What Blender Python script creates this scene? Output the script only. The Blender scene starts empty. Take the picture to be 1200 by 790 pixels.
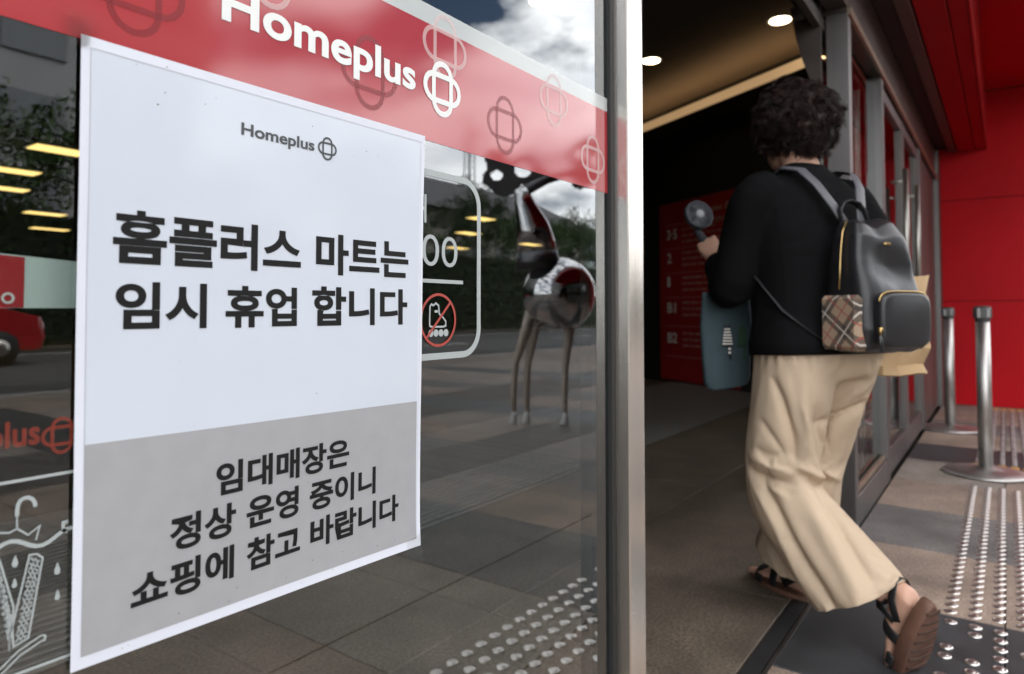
import bpy, bmesh, math, random
import numpy as np
from mathutils import Vector, Matrix, noise as mnoise
random.seed(7); np.random.seed(7)
SC = bpy.context.scene
COL = SC.collection
R_ = math.radians

# ------------------------------------------------------------------ camera
cam_d = bpy.data.cameras.new('camera')
cam = bpy.data.objects.new('camera', cam_d); COL.objects.link(cam)
yaw, pitch = R_(35.85), R_(2.0)
fh = Vector((math.cos(yaw), math.sin(yaw), 0)); rt = Vector((math.sin(yaw), -math.cos(yaw), 0))
fw = fh * math.cos(pitch) + Vector((0, 0, math.sin(pitch))); up = rt.cross(fw)
m = Matrix((rt, up, -fw)).transposed().to_4x4(); m.translation = Vector((0, -0.51, 0.9))
cam.matrix_world = m
cam_d.sensor_fit = 'HORIZONTAL'; cam_d.sensor_width = 36; cam_d.lens = 24
cam_d.shift_y = -59 / 1200
cam_d.clip_start = 0.05; cam_d.clip_end = 3000
cam_d.dof.use_dof = True; cam_d.dof.focus_distance = 0.74; cam_d.dof.aperture_fstop = 6.3
SC.camera = cam

# ------------------------------------------------------------------ sky, sun, exposure
SUN_EL, SUN_AZ = R_(54), R_(12)          # azimuth measured from +y towards +x: the sun stands behind the building
w = bpy.data.worlds.new('World'); SC.world = w; w.use_nodes = True
nt = w.node_tree; nt.nodes.clear()
out = nt.nodes.new('ShaderNodeOutputWorld'); bg = nt.nodes.new('ShaderNodeBackground')
sky = nt.nodes.new('ShaderNodeTexSky'); sky.sky_type = 'NISHITA'; sky.sun_disc = False
sky.sun_elevation = SUN_EL; sky.sun_rotation = SUN_AZ; sky.air_density = 1.0; sky.dust_density = 1.0; sky.ozone_density = 1.4
tc = nt.nodes.new('ShaderNodeTexCoord'); mp = nt.nodes.new('ShaderNodeMapping'); mp.inputs['Scale'].default_value = (1, 1, 2.2)
n1 = nt.nodes.new('ShaderNodeTexNoise'); n1.inputs['Scale'].default_value = 4.2; n1.inputs['Detail'].default_value = 9; n1.inputs['Roughness'].default_value = 0.56
rp = nt.nodes.new('ShaderNodeValToRGB'); rp.color_ramp.elements[0].position = 0.39; rp.color_ramp.elements[1].position = 0.53; rp.color_ramp.elements[0].color = (0.0, 0.0, 0.0, 1)
n2 = nt.nodes.new('ShaderNodeTexNoise'); n2.inputs['Scale'].default_value = 7; n2.inputs['Detail'].default_value = 6
rp2 = nt.nodes.new('ShaderNodeValToRGB'); rp2.color_ramp.elements[0].color = (25.0, 25.5, 27.0, 1); rp2.color_ramp.elements[1].color = (36, 36, 36, 1)
rp2.color_ramp.elements[0].position = 0.35; rp2.color_ramp.elements[1].position = 0.58
mx = nt.nodes.new('ShaderNodeMixRGB')
L = nt.links.new
L(tc.outputs['Generated'], mp.inputs['Vector']); L(mp.outputs[0], n1.inputs['Vector']); L(mp.outputs[0], n2.inputs['Vector'])
L(n1.outputs['Fac'], rp.inputs[0]); L(n2.outputs['Fac'], rp2.inputs[0])
L(rp.outputs[0], mx.inputs['Fac']); L(sky.outputs[0], mx.inputs['Color1']); L(rp2.outputs[0], mx.inputs['Color2'])
L(mx.outputs[0], bg.inputs['Color']); L(bg.outputs[0], out.inputs[0])
bg.inputs['Strength'].default_value = 0.15
sun_d = bpy.data.lights.new('sun', 'SUN'); sun_d.energy = 3.2; sun_d.angle = R_(0.5); sun_d.color = (1, 0.95, 0.87)
sun = bpy.data.objects.new('sun', sun_d); COL.objects.link(sun)
sd = Vector((math.sin(SUN_AZ) * math.cos(SUN_EL), math.cos(SUN_AZ) * math.cos(SUN_EL), math.sin(SUN_EL)))
sun.rotation_euler = (-sd).to_track_quat('-Z', 'Y').to_euler(); sun.location = (0, 0, 40)
SC.view_settings.view_transform = 'Standard'; SC.view_settings.look = 'None'
SC.view_settings.gamma = 1; SC.view_settings.use_curve_mapping = False
SC.view_settings.exposure = 0.25
SC.cycles.use_denoising = True
SC.cycles.max_bounces = 10; SC.cycles.transparent_max_bounces = 16; SC.cycles.caustics_reflective = False; SC.cycles.caustics_refractive = False
SC.cycles.sample_clamp_indirect = 6

# ------------------------------------------------------------------ materials
MATS = {}
def mat(name, col, rough=0.6, metal=0.0, var=0.0, nscale=8.0, bump=0.0, bscale=60.0, spec=0.5, emit=None, estr=0.0, sheen=0.0, coat=0.0, aniso=None, stretch=None, col2=None):
    if name in MATS: return MATS[name]
    mt = bpy.data.materials.new(name); mt.use_nodes = True; t = mt.node_tree; b = t.nodes['Principled BSDF']; k = t.links.new
    b.inputs['Base Color'].default_value = (*col, 1); b.inputs['Roughness'].default_value = rough; b.inputs['Metallic'].default_value = metal
    b.inputs['Specular IOR Level'].default_value = spec
    if sheen: b.inputs['Sheen Weight'].default_value = sheen
    if coat: b.inputs['Coat Weight'].default_value = coat; b.inputs['Coat Roughness'].default_value = 0.08
    c = t.nodes.new('ShaderNodeTexCoord'); g = t.nodes.new('ShaderNodeMapping'); k(c.outputs['Object'], g.inputs['Vector'])
    if stretch: g.inputs['Scale'].default_value = stretch
    if var or col2:
        n = t.nodes.new('ShaderNodeTexNoise'); n.inputs['Scale'].default_value = nscale; n.inputs['Detail'].default_value = 6; k(g.outputs[0], n.inputs['Vector'])
        r = t.nodes.new('ShaderNodeValToRGB'); e = r.color_ramp.elements
        e[0].position = 0.32; e[1].position = 0.68
        lo = tuple(max(0, x * (1 - var)) for x in col); hi = col2 if col2 else tuple(min(1, x * (1 + var)) for x in col)
        e[0].color = (*lo, 1); e[1].color = (*hi, 1)
        k(n.outputs['Fac'], r.inputs[0]); k(r.outputs[0], b.inputs['Base Color'])
        rr = t.nodes.new('ShaderNodeMapRange'); rr.inputs['To Min'].default_value = max(0.02, rough - 0.08); rr.inputs['To Max'].default_value = min(1, rough + 0.08)
        k(n.outputs['Fac'], rr.inputs['Value']); k(rr.outputs[0], b.inputs['Roughness'])
    if bump:
        n = t.nodes.new('ShaderNodeTexNoise'); n.inputs['Scale'].default_value = bscale; n.inputs['Detail'].default_value = 5; k(g.outputs[0], n.inputs['Vector'])
        u = t.nodes.new('ShaderNodeBump'); u.inputs['Strength'].default_value = bump; u.inputs['Distance'].default_value = 0.004
        k(n.outputs['Fac'], u.inputs['Height']); k(u.outputs[0], b.inputs['Normal'])
    if emit:
        b.inputs['Emission Color'].default_value = (*emit, 1); b.inputs['Emission Strength'].default_value = estr
    MATS[name] = mt; return mt

def glass_mat(name, tint, ior, rough=0.0):
    mt = bpy.data.materials.new(name); mt.use_nodes = True; t = mt.node_tree; t.nodes.clear(); k = t.links.new
    o = t.nodes.new('ShaderNodeOutputMaterial'); mxs = t.nodes.new('ShaderNodeMixShader'); tr = t.nodes.new('ShaderNodeBsdfTransparent'); gl = t.nodes.new('ShaderNodeBsdfGlossy')
    fr = t.nodes.new('ShaderNodeFresnel'); fr.inputs['IOR'].default_value = ior
    geo = t.nodes.new('ShaderNodeNewGeometry')
    tr.inputs['Color'].default_value = (*tint, 1); gl.inputs['Roughness'].default_value = rough; gl.inputs['Color'].default_value = (0.93, 0.96, 0.97, 1)
    # thin sheet: the pane is coated on its outer face only; the inner face just lets the light through
    k(fr.outputs[0], mxs.inputs[0]); k(tr.outputs[0], mxs.inputs[1]); k(gl.outputs[0], mxs.inputs[2]); k(mxs.outputs[0], o.inputs[0])
    return mt

def film_mat(name, col, opacity, rough=0.35):
    mt = bpy.data.materials.new(name); mt.use_nodes = True; t = mt.node_tree; t.nodes.clear(); k = t.links.new
    o = t.nodes.new('ShaderNodeOutputMaterial'); mxs = t.nodes.new('ShaderNodeMixShader'); tr = t.nodes.new('ShaderNodeBsdfTransparent')
    b = t.nodes.new('ShaderNodeBsdfPrincipled'); b.inputs['Base Color'].default_value = (*col, 1); b.inputs['Roughness'].default_value = rough
    n = t.nodes.new('ShaderNodeTexNoise'); n.inputs['Scale'].default_value = 9; n.inputs['Detail'].default_value = 5
    c = t.nodes.new('ShaderNodeTexCoord'); k(c.outputs['Object'], n.inputs['Vector'])
    rr = t.nodes.new('ShaderNodeMapRange'); rr.inputs['From Min'].default_value = 0.3; rr.inputs['From Max'].default_value = 0.7
    rr.inputs['To Min'].default_value = max(0, opacity - 0.04); rr.inputs['To Max'].default_value = min(1, opacity + 0.04)
    k(n.outputs['Fac'], rr.inputs['Value']); k(rr.outputs[0], mxs.inputs[0]); k(tr.outputs[0], mxs.inputs[1]); k(b.outputs[0], mxs.inputs[2]); k(mxs.outputs[0], o.inputs[0])
    return mt

def stone_mat(name, col, rough=0.55, speck=0.35):
    mt = bpy.data.materials.new(name); mt.use_nodes = True; t = mt.node_tree; b = t.nodes['Principled BSDF']; k = t.links.new
    c = t.nodes.new('ShaderNodeTexCoord'); geo = t.nodes.new('ShaderNodeObjectInfo')
    n = t.nodes.new('ShaderNodeTexNoise'); n.inputs['Scale'].default_value = 110; n.inputs['Detail'].default_value = 5; n.inputs['Roughness'].default_value = 0.7
    n2 = t.nodes.new('ShaderNodeTexNoise'); n2.inputs['Scale'].default_value = 3.5; n2.inputs['Detail'].default_value = 7; n2.inputs['Roughness'].default_value = 0.65
    ad = t.nodes.new('ShaderNodeVectorMath'); ad.operation = 'ADD'
    k(geo.outputs['Location'], ad.inputs[0]); k(c.outputs['Object'], ad.inputs[1])
    k(ad.outputs[0], n.inputs['Vector']); k(ad.outputs[0], n2.inputs['Vector'])
    r = t.nodes.new('ShaderNodeValToRGB'); e = r.color_ramp.elements; e[0].position = 0.34; e[1].position = 0.70
    e[0].color = (*[x * (1 - speck) for x in col], 1); e[1].color = (*[x * (1 + speck) for x in col], 1)
    k(n.outputs['Fac'], r.inputs[0])
    r2 = t.nodes.new('ShaderNodeMapRange'); r2.inputs['From Min'].default_value = 0.3; r2.inputs['From Max'].default_value = 0.7; r2.inputs['To Min'].default_value = 0.55; r2.inputs['To Max'].default_value = 1.4
    k(n2.outputs['Fac'], r2.inputs['Value'])
    mxx = t.nodes.new('ShaderNodeVectorMath'); mxx.operation = 'SCALE'; k(r.outputs[0], mxx.inputs[0]); k(r2.outputs[0], mxx.inputs['Scale'])
    k(mxx.outputs[0], b.inputs['Base Color'])
    r3 = t.nodes.new('ShaderNodeMapRange'); r3.inputs['To Min'].default_value = rough - 0.15; r3.inputs['To Max'].default_value = rough + 0.2; k(n2.outputs['Fac'], r3.inputs['Value']); k(r3.outputs[0], b.inputs['Roughness'])
    u = t.nodes.new('ShaderNodeBump'); u.inputs['Strength'].default_value = 0.25; u.inputs['Distance'].default_value = 0.002; k(n.outputs['Fac'], u.inputs['Height']); k(u.outputs[0], b.inputs['Normal'])
    MATS[name] = mt; return mt

# ------------------------------------------------------------------ mesh helpers
def link_mesh(name, verts, faces, mt, parent=None, smooth=False):
    me = bpy.data.meshes.new(name); me.from_pydata([tuple(v) for v in verts], [], faces); me.update()
    if smooth:
        me.polygons.foreach_set('use_smooth', [True] * len(me.polygons))
    o = bpy.data.objects.new(name, me); COL.objects.link(o)
    if mt is not None: me.materials.append(mt)
    if parent is not None: o.parent = parent
    return o
class MB:
    def __init__(s): s.v = []; s.f = []
    def add(s, v, f):
        b = len(s.v); s.v += [tuple(x) for x in v]; s.f += [tuple(i + b for i in q) for q in f]; return s
    def box(s, x0, x1, y0, y1, z0, z1, bev=0.0):
        if bev <= 0:
            v = [(x, y, z) for z in (z0, z1) for y in (y0, y1) for x in (x0, x1)]
            return s.add(v, [(0, 2, 3, 1), (4, 5, 7, 6), (0, 1, 5, 4), (2, 6, 7, 3), (0, 4, 6, 2), (1, 3, 7, 5)])
        b = bmesh.new(); bmesh.ops.create_cube(b, size=1)
        for q in b.verts: q.co = Vector(((x0 + x1) / 2 + q.co.x * (x1 - x0), (y0 + y1) / 2 + q.co.y * (y1 - y0), (z0 + z1) / 2 + q.co.z * (z1 - z0)))
        bmesh.ops.bevel(b, geom=list(b.edges), offset=bev, segments=1, affect='EDGES')
        b.verts.index_update(); s.add([q.co[:] for q in b.verts], [[q.index for q in f.verts] for f in b.faces]); b.free(); return s
    def lathe(s, prof, c=(0, 0, 0), n=32):
        v = []; f = []
        for r, z in prof:
            for i in range(n):
                a = 2 * math.pi * i / n; v.append((c[0] + r * math.cos(a), c[1] + r * math.sin(a), c[2] + z))
        for j in range(len(prof) - 1):
            for i in range(n): f.append((j * n + i, j * n + (i + 1) % n, (j + 1) * n + (i + 1) % n, (j + 1) * n + i))
        f.append(tuple(range(n))[::-1]); f.append(tuple((len(prof) - 1) * n + i for i in range(n)))
        return s.add(v, f)
    def tube(s, pts, rad, n=10, cap=True, flat=None, ref=None):
        """tube through points; rad is a number or list of numbers or (ra, rb) pairs"""
        pts = [Vector(p) for p in pts]; m_ = len(pts); v = []; f = []
        if not isinstance(rad, (list, tuple)): rad = [rad] * m_
        prev = None
        for i, p in enumerate(pts):
            t = (pts[min(i + 1, m_ - 1)] - pts[max(i - 1, 0)]).normalized()
            if prev is None:
                r0 = Vector(ref) if ref is not None else (Vector((0, 0, 1)) if abs(t.z) < 0.9 else Vector((1, 0, 0)))
            else: r0 = prev
            a = (r0 - t * r0.dot(t)).normalized(); b = t.cross(a); prev = a
            ra, rb = rad[i] if isinstance(rad[i], (tuple, list)) else (rad[i], rad[i])
            for k in range(n):
                g = 2 * math.pi * k / n; v.append(p + a * (ra * math.cos(g)) + b * (rb * math.sin(g)))
        for j in range(m_ - 1):
            for k in range(n): f.append((j * n + k, j * n + (k + 1) % n, (j + 1) * n + (k + 1) % n, (j + 1) * n + k))
        if cap: f.append(tuple(range(n))[::-1]); f.append(tuple((m_ - 1) * n + k for k in range(n)))
        return s.add(v, f)
    def ribbon(s, pts, width, y, closed=False):
        """flat stroke of a given width in a vertical plane y = const; pts are (x, z)"""
        P = [Vector((p[0], p[1])) for p in pts]; n = len(P); v = []; f = []
        for i in range(n):
            if closed: d0 = P[i] - P[i - 1]; d1 = P[(i + 1) % n] - P[i]
            else: d0 = P[i] - P[max(i - 1, 0)]; d1 = P[min(i + 1, n - 1)] - P[i]
            if d0.length < 1e-9: d0 = d1
            if d1.length < 1e-9: d1 = d0
            t = (d0.normalized() + d1.normalized())
            if t.length < 1e-6: t = d1
            t.normalize(); nn = Vector((-t.y, t.x)); c = max(0.45, abs(nn.dot(Vector((-d1.normalized().y, d1.normalized().x)))))
            h = width / 2 / c
            for q in (P[i] + nn * h, P[i] - nn * h): v.append((q.x, y, q.y))
        m_ = n if closed else n - 1
        for i in range(m_):
            j = (i + 1) % n; f.append((2 * i, 2 * i + 1, 2 * j + 1, 2 * j))
        return s.add(v, f)
    def build(s, name, mt, parent=None, smooth=False): return link_mesh(name, s.v, s.f, mt, parent, smooth)

def tag(o, label=None, cat=None, group=None, kind=None):
    if label: o['label'] = label
    if cat: o['category'] = cat
    if group: o['group'] = group
    if kind: o['kind'] = kind
    return o
def empty(name, loc=(0, 0, 0), rz=0.0):
    o = bpy.data.objects.new(name, None); COL.objects.link(o); o.location = loc; o.rotation_euler = (0, 0, rz); o.empty_display_size = 0.1; return o
def copy_tree(o, parent=None):
    c = o.copy(); COL.objects.link(c); c.parent = parent
    for ch in list(o.children): copy_tree(ch, c)
    return c
def shade_auto(o, ang=35):
    me = o.data; me.polygons.foreach_set('use_smooth', [True] * len(me.polygons))
    me.set_sharp_from_angle(angle=R_(ang)); return o
def text_mesh(body, u0, u1, z0, z1, bold=0.02, spacing=1.0):
    """letters as flat triangles, fitted into the rectangle; returns verts [(u, z)], faces"""
    c = bpy.data.curves.new('t', 'FONT'); c.body = body; c.size = 1; c.offset = bold; c.space_character = spacing; c.resolution_u = 6
    o = bpy.data.objects.new('t', c); COL.objects.link(o)
    dg = bpy.context.evaluated_depsgraph_get(); me = bpy.data.meshes.new_from_object(o.evaluated_get(dg))
    vs = [v.co[:2] for v in me.vertices]; fs = [tuple(p.vertices) for p in me.polygons]
    bpy.data.objects.remove(o); bpy.data.curves.remove(c); bpy.data.meshes.remove(me)
    xs = [a for a, b in vs]; ys = [b for a, b in vs]
    ax, bx, ay, by = min(xs), max(xs), min(ys), max(ys)
    return [(u0 + (a - ax) / (bx - ax) * (u1 - u0), z0 + (b - ay) / (by - ay) * (z1 - z0)) for a, b in vs], fs
def stadium(cx, cz, hw, hh, n=10):
    """outline of a rounded bar, centred, half sizes hw, hh"""
    P = []
    r = min(hw, hh)
    if hh > hw:
        for i in range(n + 1): a = math.pi * i / n; P.append((cx + r * math.cos(a), cz + hh - r + r * math.sin(a)))
        for i in range(n + 1): a = math.pi + math.pi * i / n; P.append((cx + r * math.cos(a), cz - hh + r + r * math.sin(a)))
    else:
        for i in range(n + 1): a = -math.pi / 2 + math.pi * i / n; P.append((cx + hw - r + r * math.cos(a), cz + r * math.sin(a)))
        for i in range(n + 1): a = math.pi / 2 + math.pi * i / n; P.append((cx - hw + r + r * math.cos(a), cz + r * math.sin(a)))
    return P
def emblem(mb, cx, cz, size, width, y):
    """two crossed rounded outlines"""
    mb.ribbon(stadium(cx, cz, size * 0.23, size * 0.5 - width / 2), width, y, True)
    mb.ribbon(stadium(cx, cz, size * 0.5 - width / 2, size * 0.23), width, y - 0.0001, True)

# ------------------------------------------------------------------ the setting
GLASS = glass_mat('window_glass', (0.84, 0.87, 0.86), 2.1)
def fix_glass(mt):
    t = mt.node_tree; k = t.links.new
    fr = [n for n in t.nodes if n.type == 'FRESNEL'][0]; mxs = [n for n in t.nodes if n.type == 'MIX_SHADER'][0]; geo = [n for n in t.nodes if n.type == 'NEW_GEOMETRY'][0]
    one = t.nodes.new('ShaderNodeMath'); one.operation = 'SUBTRACT'; one.inputs[0].default_value = 1; k(geo.outputs['Backfacing'], one.inputs[1])
    mu = t.nodes.new('ShaderNodeMath'); mu.operation = 'MULTIPLY'; k(fr.outputs[0], mu.inputs[0]); k(one.outputs[0], mu.inputs[1]); k(mu.outputs[0], mxs.inputs[0])
    return mt
fix_glass(GLASS)
GRANITE = stone_mat('brown_granite', (0.27, 0.20, 0.155), 0.6, 0.5)
GRANITE2 = stone_mat('grey_granite', (0.245, 0.205, 0.172), 0.6, 0.5)
BLUEGREY = stone_mat('blue_grey_stone', (0.140, 0.126, 0.118), 0.6, 0.35)
SLATE = stone_mat('dark_slate', (0.032, 0.033, 0.035), 0.5, 0.25)
SHADEBAND = stone_mat('painted_shade_band', (0.075, 0.062, 0.052), 0.6, 0.4)  # paving colour with the shade of the plaza bands painted in
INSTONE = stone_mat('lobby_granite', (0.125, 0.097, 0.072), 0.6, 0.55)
MORTAR = mat('mortar', (0.06, 0.055, 0.05), 0.9, var=0.3, nscale=20)
STEEL = mat('brushed_steel', (0.64, 0.60, 0.55), 0.26, 1.0, var=0.10, nscale=14, bump=0.03, bscale=180, stretch=(1, 1, 0.05))
STEELD = mat('dull_steel', (0.19, 0.18, 0.175), 0.45, 1.0, var=0.15, nscale=10, bump=0.04, bscale=150, stretch=(1, 1, 0.06))
BRONZE = mat('dark_bronze_panel', (0.10, 0.082, 0.072), 0.4, 0.6, var=0.15, nscale=6)
BLACK = mat('black_rubber', (0.012, 0.012, 0.012), 0.6)
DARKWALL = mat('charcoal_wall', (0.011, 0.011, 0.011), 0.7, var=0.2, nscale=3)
CEIL = mat('lobby_ceiling_paint', (0.17, 0.145, 0.12), 0.9, var=0.05, nscale=2)
RED = mat('red_metal_panel', (0.46, 0.005, 0.010), 0.5, var=0.07, nscale=1.3, bump=0.02, bscale=30, spec=0.12)
CONC = mat('wall_cladding', (0.30, 0.29, 0.28), 0.8, var=0.12, nscale=2)
ASPH = mat('asphalt', (0.05, 0.05, 0.052), 0.85, var=0.25, nscale=1.2, bump=0.3, bscale=90)

def ground_mat():
    mt = bpy.data.materials.new('plaza_paving'); mt.use_nodes = True; t = mt.node_tree; b = t.nodes['Principled BSDF']; k = t.links.new
    c = t.nodes.new('ShaderNodeTexCoord'); br = t.nodes.new('ShaderNodeTexBrick'); k(c.outputs['Object'], br.inputs['Vector'])
    br.inputs['Color1'].default_value = (0.23, 0.165, 0.125, 1); br.inputs['Color2'].default_value = (0.17, 0.14, 0.115, 1); br.inputs['Mortar'].default_value = (0.05, 0.045, 0.04, 1)
    br.inputs['Scale'].default_value = 1; br.inputs['Brick Width'].default_value = 0.6; br.inputs['Row Height'].default_value = 0.5; br.inputs['Mortar Size'].default_value = 0.004; br.offset = 0
    n = t.nodes.new('ShaderNodeTexNoise'); n.inputs['Scale'].default_value = 0.8; n.inputs['Detail'].default_value = 8; k(c.outputs['Object'], n.inputs['Vector'])
    mr = t.nodes.new('ShaderNodeMapRange'); mr.inputs['To Min'].default_value = 0.6; mr.inputs['To Max'].default_value = 1.35; k(n.outputs['Fac'], mr.inputs['Value'])
    s = t.nodes.new('ShaderNodeVectorMath'); s.operation = 'SCALE'; k(br.outputs['Color'], s.inputs[0]); k(mr.outputs[0], s.inputs['Scale']); k(s.outputs[0], b.inputs['Base Color'])
    b.inputs['Roughness'].default_value = 0.7
    return mt
PLAZA = ground_mat()
def sheet(name, x0, x1, y0, y1, z, mt, parent=None):
    return link_mesh(name, [(x0, y0, z), (x1, y0, z), (x1, y1, z), (x0, y1, z)], [(0, 1, 2, 3)], mt, parent)
tag(sheet('ground', -600, 600, -600, 600, -0.16, mat('soil_and_grass', (0.075, 0.08, 0.05), 0.95, var=0.4, nscale=0.05)), kind='structure')
pav = MB().box(-60, 70, -8.0, -7.0, -0.3, -0.004).box(-60, -2.4, -7.0, -0.03, -0.3, -0.004).box(10.2, 70, -7.0, -0.03, -0.3, -0.004).box(-2.4, 10.2, -7.0, -0.03, -0.3, -0.012).build('pavement', PLAZA)
tag(pav, kind='structure')
tag(MB().box(-60, 70, -8.16, -8.003, -0.3, 0.0, 0.015).build('kerb', mat('kerb_stone', (0.33, 0.32, 0.30), 0.8, var=0.15, nscale=4)), kind='structure')
road = tag(sheet('road', -90, 100, -19.0, -8.16, -0.15, ASPH), kind='structure')
LINE = mat('road_paint', (0.75, 0.75, 0.72), 0.7, var=0.1, nscale=5)
sheet('road_marking', -90, 100, -18.5, -18.35, -0.146, LINE, road)
for i in range(14): sheet('road_marking', -50 + i * 8, -47 + i * 8, -13.6, -13.45, -0.146, LINE, road)
tag(MB().box(-90, 100, -26, -19.0, -0.3, -0.02).build('far_pavement', PLAZA), kind='structure')

# paving slabs, each one a piece of its own
def slab_mesh(nm, w_, d_, mt):
    return MB().box(0.002, w_ - 0.002, 0.002, d_ - 0.002, -0.03, 0.0, 0.002)
SLABM = {}
def slab(x, y, w_, d_, mt, parent, dz=0.0):
    key = (round(w_, 3), round(d_, 3), mt.name)
    if key not in SLABM:
        o = slab_mesh('slab', w_, d_, mt).build('paving_slab', mt, parent); SLABM[key] = o.data
    else:
        o = bpy.data.objects.new('paving_slab', SLABM[key]); COL.objects.link(o); o.parent = parent
    o.location = (x, y, dz); return o
rng = random.Random(3)
for i in range(21):
    x = -2.38 + 0.6 * i                     # slab joints fall on x = 1.82, 2.42, 3.02 ...
    for j in range(14):
        y = -0.49 - 0.5 * j
        mt = GRANITE if rng.random() < 0.62 else GRANITE2
        if i % 5 == 2: mt = SLATE
        if i in (9, 14): mt = BLUEGREY
        if j in (4, 7, 8): mt = SHADEBAND if i % 5 != 2 else SLATE  # shaded bands across the plaza, imitated by darker slab rows
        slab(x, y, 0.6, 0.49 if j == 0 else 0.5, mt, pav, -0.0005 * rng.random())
# steel tactile studs: a dense run towards the far wall, a looser one near the camera
STUDS = mat('stud_steel', (0.72, 0.69, 0.65), 0.33, 1.0, var=0.1, nscale=30)
stud_me = MB().lathe([(0.0175, -0.002), (0.0172, 0.0012), (0.0150, 0.0030), (0.0125, 0.0034), (0.0118, 0.0028), (0.0090, 0.0030), (0.0084, 0.0036), (0.004, 0.0038), (0.0008, 0.0038)], n=14)
stud0 = None; nst = 0
ROWS = [-0.358, -0.418, -0.476, -0.534, -0.592, -0.650]
def put_stud(x, y):
    global stud0, nst
    if nst >= 300: return
    if stud0 is None: stud0 = stud_me.build('tactile_stud', STUDS, pav, True); o = stud0
    else: o = bpy.data.objects.new('tactile_stud', stud0.data); COL.objects.link(o); o.parent = pav
    o.location = (x, y, 0.0); nst += 1
for i in range(33):
    for r in ROWS[:4]: put_stud(2.45 + 0.056 * i + (0.0 if r != -0.476 else 0.01), r)
for i in range(25):
    for r in ROWS:
        x = 0.93 + 0.06 * i
        if rng.random() < (0.97 if x < 2.05 else 0.55): put_stud(x, r - 0.004)
for i in range(33):
    for r in ROWS[4:]: put_stud(2.45 + 0.056 * i, r)
YEL = mat('yellow_tactile', (0.62, 0.33, 0.06), 0.6, var=0.2, nscale=12)
bar0 = MB().box(0, 0.27, -0.0125, 0.0125, -0.002, 0.006, 0.004)
bar0 = bar0.build('tactile_bar', mat('bar_steel', (0.36, 0.35, 0.34), 0.5, 0.5, var=0.1, nscale=20), pav); bar0.location = (4.92, ROWS[0], 0); first = True
yb = MB().box(0, 0.075, -0.021, 0.021, -0.002, 0.006, 0.004).build('tactile_bar', YEL, pav); yb.location = (4.80, ROWS[0], 0)
for r in ROWS:
    for x in (4.80, 7.62):
        if (x, r) != (4.80, ROWS[0]):
            o = bpy.data.objects.new('tactile_bar', yb.data); COL.objects.link(o); o.parent = pav; o.location = (x, r, 0)
    for i in range(9):
        if i == 0 and r == ROWS[0]: continue
        o = bpy.data.objects.new('tactile_bar', bar0.data); COL.objects.link(o); o.parent = pav; o.location = (4.92 + 0.3 * i, r, 0)
# threshold
th = MB().box(1.06, 3.1, 0.002, 0.045, -0.03, 0.001).build('threshold', mat('threshold_black', (0.014, 0.014, 0.015), 0.55, var=0.2, nscale=30)); tag(th, kind='structure')
MB().box(1.06, 3.1, -0.012, -0.002, -0.03, 0.0025).build('metal_strip', STEELD, th)

# lobby inside
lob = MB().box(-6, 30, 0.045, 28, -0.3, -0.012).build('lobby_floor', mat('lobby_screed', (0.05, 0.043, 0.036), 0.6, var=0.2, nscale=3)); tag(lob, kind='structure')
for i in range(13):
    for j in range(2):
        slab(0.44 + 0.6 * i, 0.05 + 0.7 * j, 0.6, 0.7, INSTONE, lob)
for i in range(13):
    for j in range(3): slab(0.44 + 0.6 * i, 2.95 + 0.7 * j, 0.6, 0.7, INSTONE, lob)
matm = mat('entrance_mat_rib', (0.26, 0.24, 0.22), 0.5, 0.3, var=0.2, nscale=20)
em = empty('entrance_mat', (4.0, 2.2, 0)); tag(em, 'long dark ribbed entrance mat set into the lobby floor', 'mat')
MB().box(-3.5, 4.2, -0.74, 0.74, -0.011, -0.006).build('mat_base', BLACK, em)
rib = MB().box(-3.5, 4.2, -0.013, 0.013, -0.006, 0.004, 0.003)
rib0 = rib.build('rib', matm, em); rib0.location = (0, -0.72, 0)
for i in range(1, 33):
    o = bpy.data.objects.new('rib', rib0.data); COL.objects.link(o); o.parent = em; o.location = (0, -0.72 + 0.045 * i, 0)
lc = MB().box(-6, 30, 0.25, 28, 3.5, 3.62).build('lobby_ceiling', CEIL); tag(lc, kind='structure')
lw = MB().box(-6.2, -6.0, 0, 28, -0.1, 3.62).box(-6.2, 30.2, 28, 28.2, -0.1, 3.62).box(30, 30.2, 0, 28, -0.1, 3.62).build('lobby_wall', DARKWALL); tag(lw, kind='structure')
# angled wall with the floor directory
A = Vector((8.98, 4.19, 0)); B = Vector((6.95, 0.60, 0)); dv = (B - A).normalized(); ang = math.atan2(dv.y, dv.x); LW = (B - A).length
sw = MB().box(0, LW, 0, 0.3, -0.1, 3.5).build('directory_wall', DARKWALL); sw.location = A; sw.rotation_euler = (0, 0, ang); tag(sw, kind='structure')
# local +y of that wall points away from the camera
BULK = mat('bulkhead_paint', (0.10, 0.085, 0.07), 0.8)
MB().box(-0.02, LW + 0.02, -0.45, -0.002, 3.14, 3.17).build('ledge', BULK, sw)
MB().box(-0.02, LW + 0.02, -0.47, -0.452, 3.14, 3.235).build('ledge_lip', mat('lip_painted_glow', (0.6, 0.48, 0.34), 0.6, emit=(1.0, 0.62, 0.30), estr=0.30), sw)  # lip is no lamp; its lit look is added as a faint glow
cv = empty('cove_light', A, ang); tag(cv, 'warm strip light glowing in the ceiling cove above the dark lobby wall', 'light')
MB().box(0.0, LW, -0.40, -0.35, 3.19, 3.21).build('diffuser', mat('cove_glow', (0.9, 0.7, 0.4), 0.5, emit=(1.0, 0.62, 0.30), estr=6.5), cv)
MB().box(0.0, LW, -0.41, -0.34, 3.172, 3.189).build('channel', STEELD, cv)
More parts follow.
